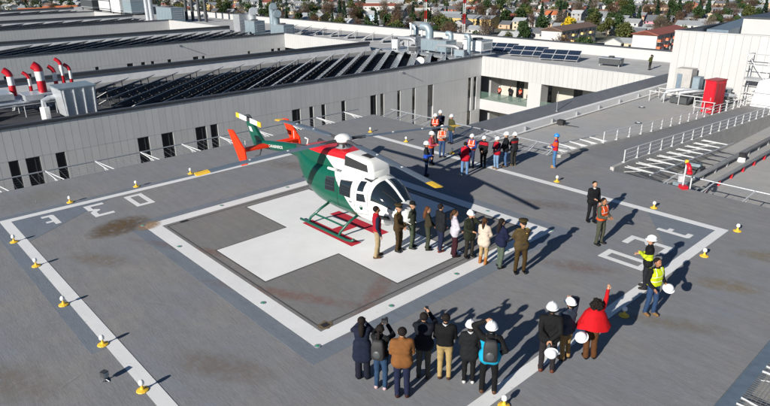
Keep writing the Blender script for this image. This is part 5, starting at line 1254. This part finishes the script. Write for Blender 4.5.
# trees
def leafmat(n, c, v=.35): return mat(n, c, .7, var=v, scale=1.3, rand=.25, spec=.2)
LEAF = {'dark green broadleaf': leafmat('dark leaves', (.030,.055,.018)), 'olive broadleaf': leafmat('olive leaves', (.075,.085,.025)), 'russet bare-branched': leafmat('russet twigs', (.095,.058,.038)), 'grey bare-branched': leafmat('grey twigs', (.115,.09,.07)), 'dark conifer': leafmat('conifer needles', (.018,.038,.020)), 'bright yellow': leafmat('yellow leaves', (.55,.40,.02))}
m_bark = mat('bark', (.09,.065,.048), .9, var=.3, scale=6)
def crown_mesh(kind, seed):
    g = random.Random(seed); mb = MB()
    def leaf(p, sz):
        n = Vector((g.gauss(0,1), g.gauss(0,1), g.gauss(0,1)+.5)).normalized(); a = n.orthogonal().normalized(); b = n.cross(a)
        th = g.uniform(0,6.28); u = a*math.cos(th)+b*math.sin(th); v = n.cross(u); s1 = sz*g.uniform(.6,1.3); s2 = s1*g.uniform(.45,.9)
        mb.add([p+u*s1, p+v*s2, p-u*s1, p-v*s2], [(0,1,2,3)])
    if kind == 'dark conifer':
        for i in range(750):
            z = g.random()**1.3; rad = 2.3*(1-z)*(.55+.45*((z*9) % 1)); th = g.uniform(0,6.28); rr = rad*math.sqrt(g.uniform(.25,1))
            leaf(Vector((rr*math.cos(th), rr*math.sin(th), 1.0+z*8.5-.25*rr)), .42)
    else:
        bare = 'bare' in kind; nl = g.randint(7,11); lobes = []
        for i in range(nl):
            th = 2*math.pi*i/nl+g.uniform(-.4,.4); q = g.uniform(.5,1.9)
            lobes.append((Vector((q*math.cos(th), q*math.sin(th), g.uniform(2.6,5.8))), g.uniform(.9,1.6)))
        lobes.append((Vector((0,0,5.6)), 1.4))
        for i in range(620 if bare else 950):
            c, r_ = g.choice(lobes); d = Vector((g.gauss(0,1), g.gauss(0,1), g.gauss(0,1))).normalized()
            p = c+d*(r_*g.uniform(.55,1.08))
            if bare:
                q = p+d*g.uniform(.3,.8)+Vector((0,0,.25)); mb.tube(c.lerp(p,.35), p, .035, .02, 3, 0, False); mb.tube(p, q, .03, .01, 3, 0, False)
                if i % 3 == 0: leaf(q, .22)
            else: leaf(p, .36)
    return mb.mesh('crown', LEAF[kind])
def trunk_mesh(kind, seed):
    g = random.Random(seed); mb = MB()
    if 'conifer' in kind: mb.path([(0,0,0),(.03,0,3),(0,.02,8.8)], [.26,.18,.04], 7)
    else:
        mb.path([(0,0,0),(.05,.02,1.2),(.02,.08,2.6),(0,0,4.8)], [.3,.22,.17,.06], 7)
        for i in range(6):
            th = i*1.05+g.uniform(-.3,.3); z0 = g.uniform(1.5,2.8); q = g.uniform(1.0,1.7)
            mb.path([(0,.03,z0),(.5*q*math.cos(th),.5*q*math.sin(th),z0+.9),(q*math.cos(th),q*math.sin(th),z0+2.0)], [.11,.08,.03], 5)
    return mb.mesh('trunk', m_bark)
TREES = {k: [(crown_mesh(k, i*7+len(k)), trunk_mesh(k, i)) for i in range(3)] for k in LEAF}
def tree(label, x, y, kind, v, sc, rz=0, z=GZ):
    t = thing('tree', label, 'tree', (x,y,z), rz, 'town trees'); c, tk = TREES[kind][v]; t.scale = (sc,)*3
    inst('trunk', tk, t); inst('crown', c, t); return t

# landmark buildings
def apartment(label, x, y, rz, l, w, storeys, roofm, balc):
    h = storeys*2.8; t = thing('apartment_block', label, 'building', (x,y,GZ), rz, None)
    MB().box((-w/2,0,0),(w/2,l,h)).obj('wall', WM['white'], t)
    mb = MB(); o = .7; vs = [(-w/2-o,-o,h+.3),(w/2+o,-o,h+.3),(w/2+o,l+o,h+.3),(-w/2-o,l+o,h+.3),(0,-o,h+1.9),(0,l+o,h+1.9)]
    mb.add(vs+[(a,b,c-.25) for a,b,c in vs], [(0,1,4),(1,2,5,4),(2,3,5),(3,0,4,5),(7,6,10),(8,7,10,11),(9,8,11),(6,9,11,10),(0,6,7,1),(1,7,8,2),(2,8,9,3),(3,9,6,0)]); mb.obj('roof', roofm, t)
    n = int(l/4)
    for f in range(storeys):
        for i in range(n):
            yy = l*(i+.5)/n
            if i % 2 == 0:
                b = MB().box((w/2,yy-1.3,f*2.8+.1),(w/2+1.3,yy+1.3,f*2.8+.25)).obj('balcony', WM['pale grey'], t)
                MB().box((w/2+1.2,yy-1.3,f*2.8+.25),(w/2+1.3,yy+1.3,f*2.8+1.2)).box((w/2,yy-1.3,f*2.8+.25),(w/2+1.2,yy-1.22,f*2.8+1.2)).obj('balcony_front', balc, b)
                MB().box((w/2,yy-.8,f*2.8+.25),(w/2+.05,yy+.8,f*2.8+2.3)).obj('window', m_twin, t)
            else:
                for k in (-.8,.8): MB().box((w/2,yy+k-.5,f*2.8+1.0),(w/2+.06,yy+k+.5,f*2.8+2.2)).obj('window', m_twin, t)
    MB().box((w/2-.02,l/2-1,0),(w/2+.3,l/2+1,h)).obj('stairwell', WM['pale grey'], t)
m_balo = mat('orange balcony', (.75,.16,.07), .6); m_baly = mat('yellow balcony', (.72,.5,.2), .6)
apartment('white apartment block with red roof and orange balconies', -101, 241, R(4), 34, 10, 4, RM['rust red'], m_balo)
apartment('white apartment block with brown roof and yellow balconies', -139, 231, R(4), 34, 10, 4, RM['brown'], m_baly)
landm = []
def lm(x, y, r): landm.append((x,y,r))
lm(-101,258,24); lm(-139,248,24); lm(-96,240,14)
PROT.append((16,12,5.0,3.2)); WM['pink'] = mat('town wall pink', (.75,.28,.34), .8, var=.1); WALLC['pink'] = 0
house('pink-walled house with dark roof above the white block', -166, 398, R(20), 8, 'pink', 'dark grey', 'landmark houses'); lm(-166,398,16)
house('orange-roofed white house left of the yellow tree', -245, 398, R(10), 3, 'white', 'orange', 'landmark houses'); lm(-245,398,12)
PROT.append((40,12,6.5,1.8))
house('long yellow building right of the red-white mast', -262, 322, R(8), 9, 'yellow', 'grey metal', 'landmark houses'); lm(-262,322,24)
house('long pale warehouse with red roof at left of town', -430, 385, R(38), 9, 'white', 'rust red', 'landmark houses'); lm(-430,385,26)
house('second long grey warehouse behind the red-roofed one', -480, 445, R(38), 9, 'white', 'pale metal', 'landmark houses'); lm(-480,445,26)
for i, (x, y, wk, rk) in enumerate([(-640,150,'white','orange'),(-600,152,'brick red','orange'),(-560,150,'white','grey metal'),(-530,158,'tan','orange'),(-660,176,'pale grey','orange')]):
    house(f'{ordinal(i)} bright building from far left beyond the farthest wing', x, y, R(75), 6, wk, rk, 'landmark houses'); lm(x,y,20)
tree('bright yellow tree behind the brown-roofed apartment block', -186, 322, 'bright yellow', 0, 1.5); lm(-186,322,6)
def mast(label, x, y, h):
    t = thing('radio_mast', label, 'mast', (x,y,GZ)); n = 12; s = h/n
    for i in range(n):
        w0 = .75-.4*i/n; mb = MB()
        for a in range(3):
            t0 = 2*math.pi*a/3; t1 = 2*math.pi*(a+1)/3
            p = lambda th, z: (w0*math.cos(th), w0*math.sin(th), z)
            mb.tube(p(t0,i*s), p(t0,(i+1)*s), .12, n=4)
            for k in range(4): mb.tube(p(t0,i*s+k*s/4), p(t1,i*s+(k+1)*s/4), .05, n=3)
        mb.obj('mast_section', m_red if i % 2 == 0 else m_white, t)
    MB().box((-1,-1,0),(1,1,.4)).obj('foot', m_concrete, t)
mast('red and white lattice mast right of the rooftop ducts', -200, 243, 62); mast('thin red mast behind the hooded ducts', -246, 262, 58)
lm(-200,243,5); lm(-246,262,5)
# streets
ANG = R(9); ca_, sa_ = math.cos(ANG), math.sin(ANG)
def W(u, v): return (u*ca_-v*sa_, u*sa_+v*ca_)
m_asph = mat('asphalt', (.06,.06,.062), .85, var=.2, scale=.3, coords='World'); m_pave = mat('pavement', (.24,.235,.225), .85, var=.15, scale=.6, coords='World')
for i, v in enumerate(range(115, 1500, 66)):
    p = [W(-1500,v-4), W(400,v-4), W(400,v+4), W(-1500,v+4)]
    tag(MB().prism(p, .0, .02).obj('road', m_asph, None, (0,0,GZ)), 'asphalt street running across the town', kind='structure')
    for s in (-1,1):
        p = [W(-1500,v+s*4.0), W(400,v+s*4.0), W(400,v+s*5.8), W(-1500,v+s*5.8)]
        if s < 0: p = p[::-1]
        tag(MB().prism(p, .0, .13).obj('pavement', m_pave, None, (0,0,GZ)), 'pavement beside a town street', kind='structure')
for u in range(-1100, 200, 118):
    p = [W(u-3.5,100), W(u+3.5,100), W(u+3.5,1500), W(u-3.5,1500)]
    tag(MB().prism(p, .0, .024).obj('road', m_asph, None, (0,0,GZ)), 'asphalt side street running away into the town', kind='structure')
# lots
def skyline(u): return 20+(u-200)*.0913 if u > 190 else 9.5
lots = []; tlots = []
v = 115
while v < 1240:
    for off, back in ((13.5,0),(52.5,0),(33,1)):
        u = -1120
        while u < 190:
            u += rng.uniform(10.5,15)
            if (u+1100) % 118 < 9 or (u+1100) % 118 > 112: continue
            x, y = W(u+rng.uniform(-1,1), v+off+rng.uniform(-2.5,2.5))
            if y < 92 and x > -230: continue
            if x > -215 and y < 84: continue
            if any((x-a)**2+(y-b)**2 < r*r for a, b, r in landm): continue
            pu, pv, w = view_x(x, y, GZ+5)
            if pu < -12 or pu > 790 or pv > skyline(pu)+1.5 or pv < -22: continue
            if not back:
                if rng.random() < .86:
                    q = rng.random(); pi = 0 if q < .2 else 1 if q < .42 else 2 if q < .56 else 3 if q < .68 else 4 if q < .84 else 5 if q < .90 else 6 if q < .92 else 7
                    if pi in (4,5,6): u += 8
                    if pi == 6: u += 9
                    wk = rng.choices(['white','cream','pale grey','yellow','brick red','pale blue','tan'], [40,14,14,5,8,6,13])[0]
                    rk = rng.choices(['grey metal','pale metal','dark grey','rust red','brown','orange'], [42,26,14,9,8,1])[0]
                    lots.append((w, pu, pv, x, y, ANG+rng.choice((0,0,R(90)) if pi < 4 else (0,))+rng.uniform(-.05,.05), pi, wk, rk))
                for _ in range(rng.choice((0,1,1,2))):
                    x2, y2 = W(u+rng.uniform(-7,7), v+off+rng.choice((-9,9)))
                    tlots.append((x2, y2))
            elif rng.random() < .85: tlots.append((x, y))
    v += 66
lots.sort(); print('lots', len(lots), 'trees', len(tlots))
near, far = lots[:285], lots[285:]
def band(w): return 'nearest' if w < 300 else ('middle' if w < 380 else 'farther')
keyed = {}
for L_ in near: keyed.setdefault((L_[7], L_[8], band(L_[0])), []).append(L_)
for (wk, rk, bd), arr in sorted(keyed.items()):
    arr.sort(key=lambda q: q[1])
    for i, (w, pu, pv, x, y, a, pi, _, _) in enumerate(arr):
        which = f'{ordinal(i)} such from left' if len(arr) > 1 else 'the only such'
        house(f'{wk} house with {rk} roof, {which} in {bd} streets', x, y, a, pi, wk, rk, f'{wk} houses with {rk} roofs')
wkeys = list(WM); rkeys = list(RM); mb = MB()
for (w, pu, pv, x, y, a, pi, wk, rk) in far:
    A, B_ = house_meshes(pi, wk, rk); Mx = Matrix.Translation((x,y,0)) @ Matrix.Rotation(a, 4, 'Z')
    for me, mi in ((A, wkeys.index(wk)), (B_, len(wkeys)+rkeys.index(rk))):
        mb.add([Mx @ vv.co for vv in me.vertices], [tuple(p.vertices) for p in me.polygons], mi)
    l, ww, h, r = PROT[pi]
    for i in range(max(2, int(l/3.6))):
        xx = -l/2+l*(i+.5)/max(2, int(l/3.6))
        for f in range(2 if h > 4 else 1):
            c = [Mx @ Vector((xx+dx, -ww/2-.04, 1.6+2.7*f+dz)) for dx, dz in ((-.6,-.55),(.6,-.55),(.6,.55),(-.6,.55))]; mb.add(c, [(0,1,2,3)], len(wkeys)+len(rkeys))
tag(mb.obj('distant_houses', [WM[k] for k in wkeys]+[RM[k] for k in rkeys]+[m_twin], None, (0,0,GZ)), 'mass of small distant houses at the top of photo', 'houses', kind='stuff')
# trees of the town
tv = []
for x, y in tlots:
    if any((x-a)**2+(y-b)**2 < (r*.8)**2 for a, b, r in landm): continue
    pu, pv, w = view_x(x, y, GZ+6)
    if pu < -12 or pu > 790 or pv > skyline(pu)+1 or pv < -22: continue
    k = rng.choices(list(LEAF), [30,20,22,20,12,0])[0]
    tv.append((w, pu, x, y, k, rng.randrange(3), rng.uniform(.85,1.9), rng.uniform(0,6.28)))
tv.sort(); keyed = {}
for q in tv[:285]: keyed.setdefault((q[4], band(q[0])), []).append(q)
for (k, bd), arr in sorted(keyed.items()):
    arr.sort(key=lambda q: q[1])
    for i, (w, pu, x, y, _, vi, sc, rz_) in enumerate(arr): tree(f'{k} tree, {ordinal(i)} such from left in {bd} streets', x, y, k, vi, sc, rz_)
lk = list(LEAF); mb = MB()
FARC = {}
for (w, pu, x, y, k, vi, sc, rz_) in tv[285:900]:
    if k not in FARC:
        me = TREES[k][0][0]; n = len(me.polygons); g = random.Random(4); sel = g.sample(range(n), min(n, 230))
        FARC[k] = ([tuple(v_.co) for v_ in me.vertices], [tuple(me.polygons[i].vertices) for i in sel])
    vv, ff = FARC[k]; used = sorted({i for f in ff for i in f}); mp = {a: j for j, a in enumerate(used)}
    c_, s_ = math.cos(rz_)*sc, math.sin(rz_)*sc; gsz = 1.0
    mb.add([(x+vv[i][0]*c_-vv[i][1]*s_, y+vv[i][0]*s_+vv[i][1]*c_, vv[i][2]*sc) for i in used], [tuple(mp[i] for i in f) for f in ff], lk.index(k))
tag(mb.obj('distant_trees', [LEAF[k] for k in lk], None, (0,0,GZ)), 'mass of small distant trees at the top of photo', 'trees', kind='stuff')
# parked cars by the red-roofed apartments
def car(label, x, y, rz, col):
    t = thing('parked_car', label, 'car', (x,y,GZ+.02), rz, 'cars parked by the apartments'); mc = mat('car paint', col, .3, var=.05, coat=.4)
    prof = [(-2.1,.35),(2.1,.35),(2.15,.75),(1.2,.9),(.55,1.42),(-1.2,1.45),(-1.75,.98),(-2.12,.9)]
    mb = MB(); n = len(prof); vs = [(a, s*(.85 if z < 1.2 else .68), z) for s in (-1,1) for a, z in prof]
    mb.add(vs, [tuple(range(n-1,-1,-1)), tuple(range(n,2*n))]+[(i,(i+1)%n,n+(i+1)%n,n+i) for i in range(n)]); mb.obj('body', mc, t)
    MB().box((-1.25,-.8,.98),(.85,.8,1.34)).obj('windows', m_twin, t)
    for a in (-1.3,1.3):
        for s in (-.8,.8): wl = MB().tube((a,s-.1,.32),(a,s+.1,.32),.32,n=12).obj('tyre', m_black, t); MB().tube((a,s-.11,.32),(a,s+.11,.32),.18,n=10).obj('rim', m_galv, wl)
    for s in (-.6,.6): MB().box((2.1,s-.15,.6),(2.17,s+.15,.72)).obj('headlight', m_white, t)
for i, (x, y, c, lab) in enumerate([(-83,247,(.35,.03,.04),'dark red car parked by the red-roofed apartments'),(-79,243,(.02,.022,.03),'black car parked by the red-roofed apartments'),(-86,256,(.6,.6,.6),'silver car parked behind the dark red one'),(-75,252,(.04,.07,.16),'dark blue car parked farthest right by the apartments')]):
    car(lab, x, y, R(20+i*7), c)
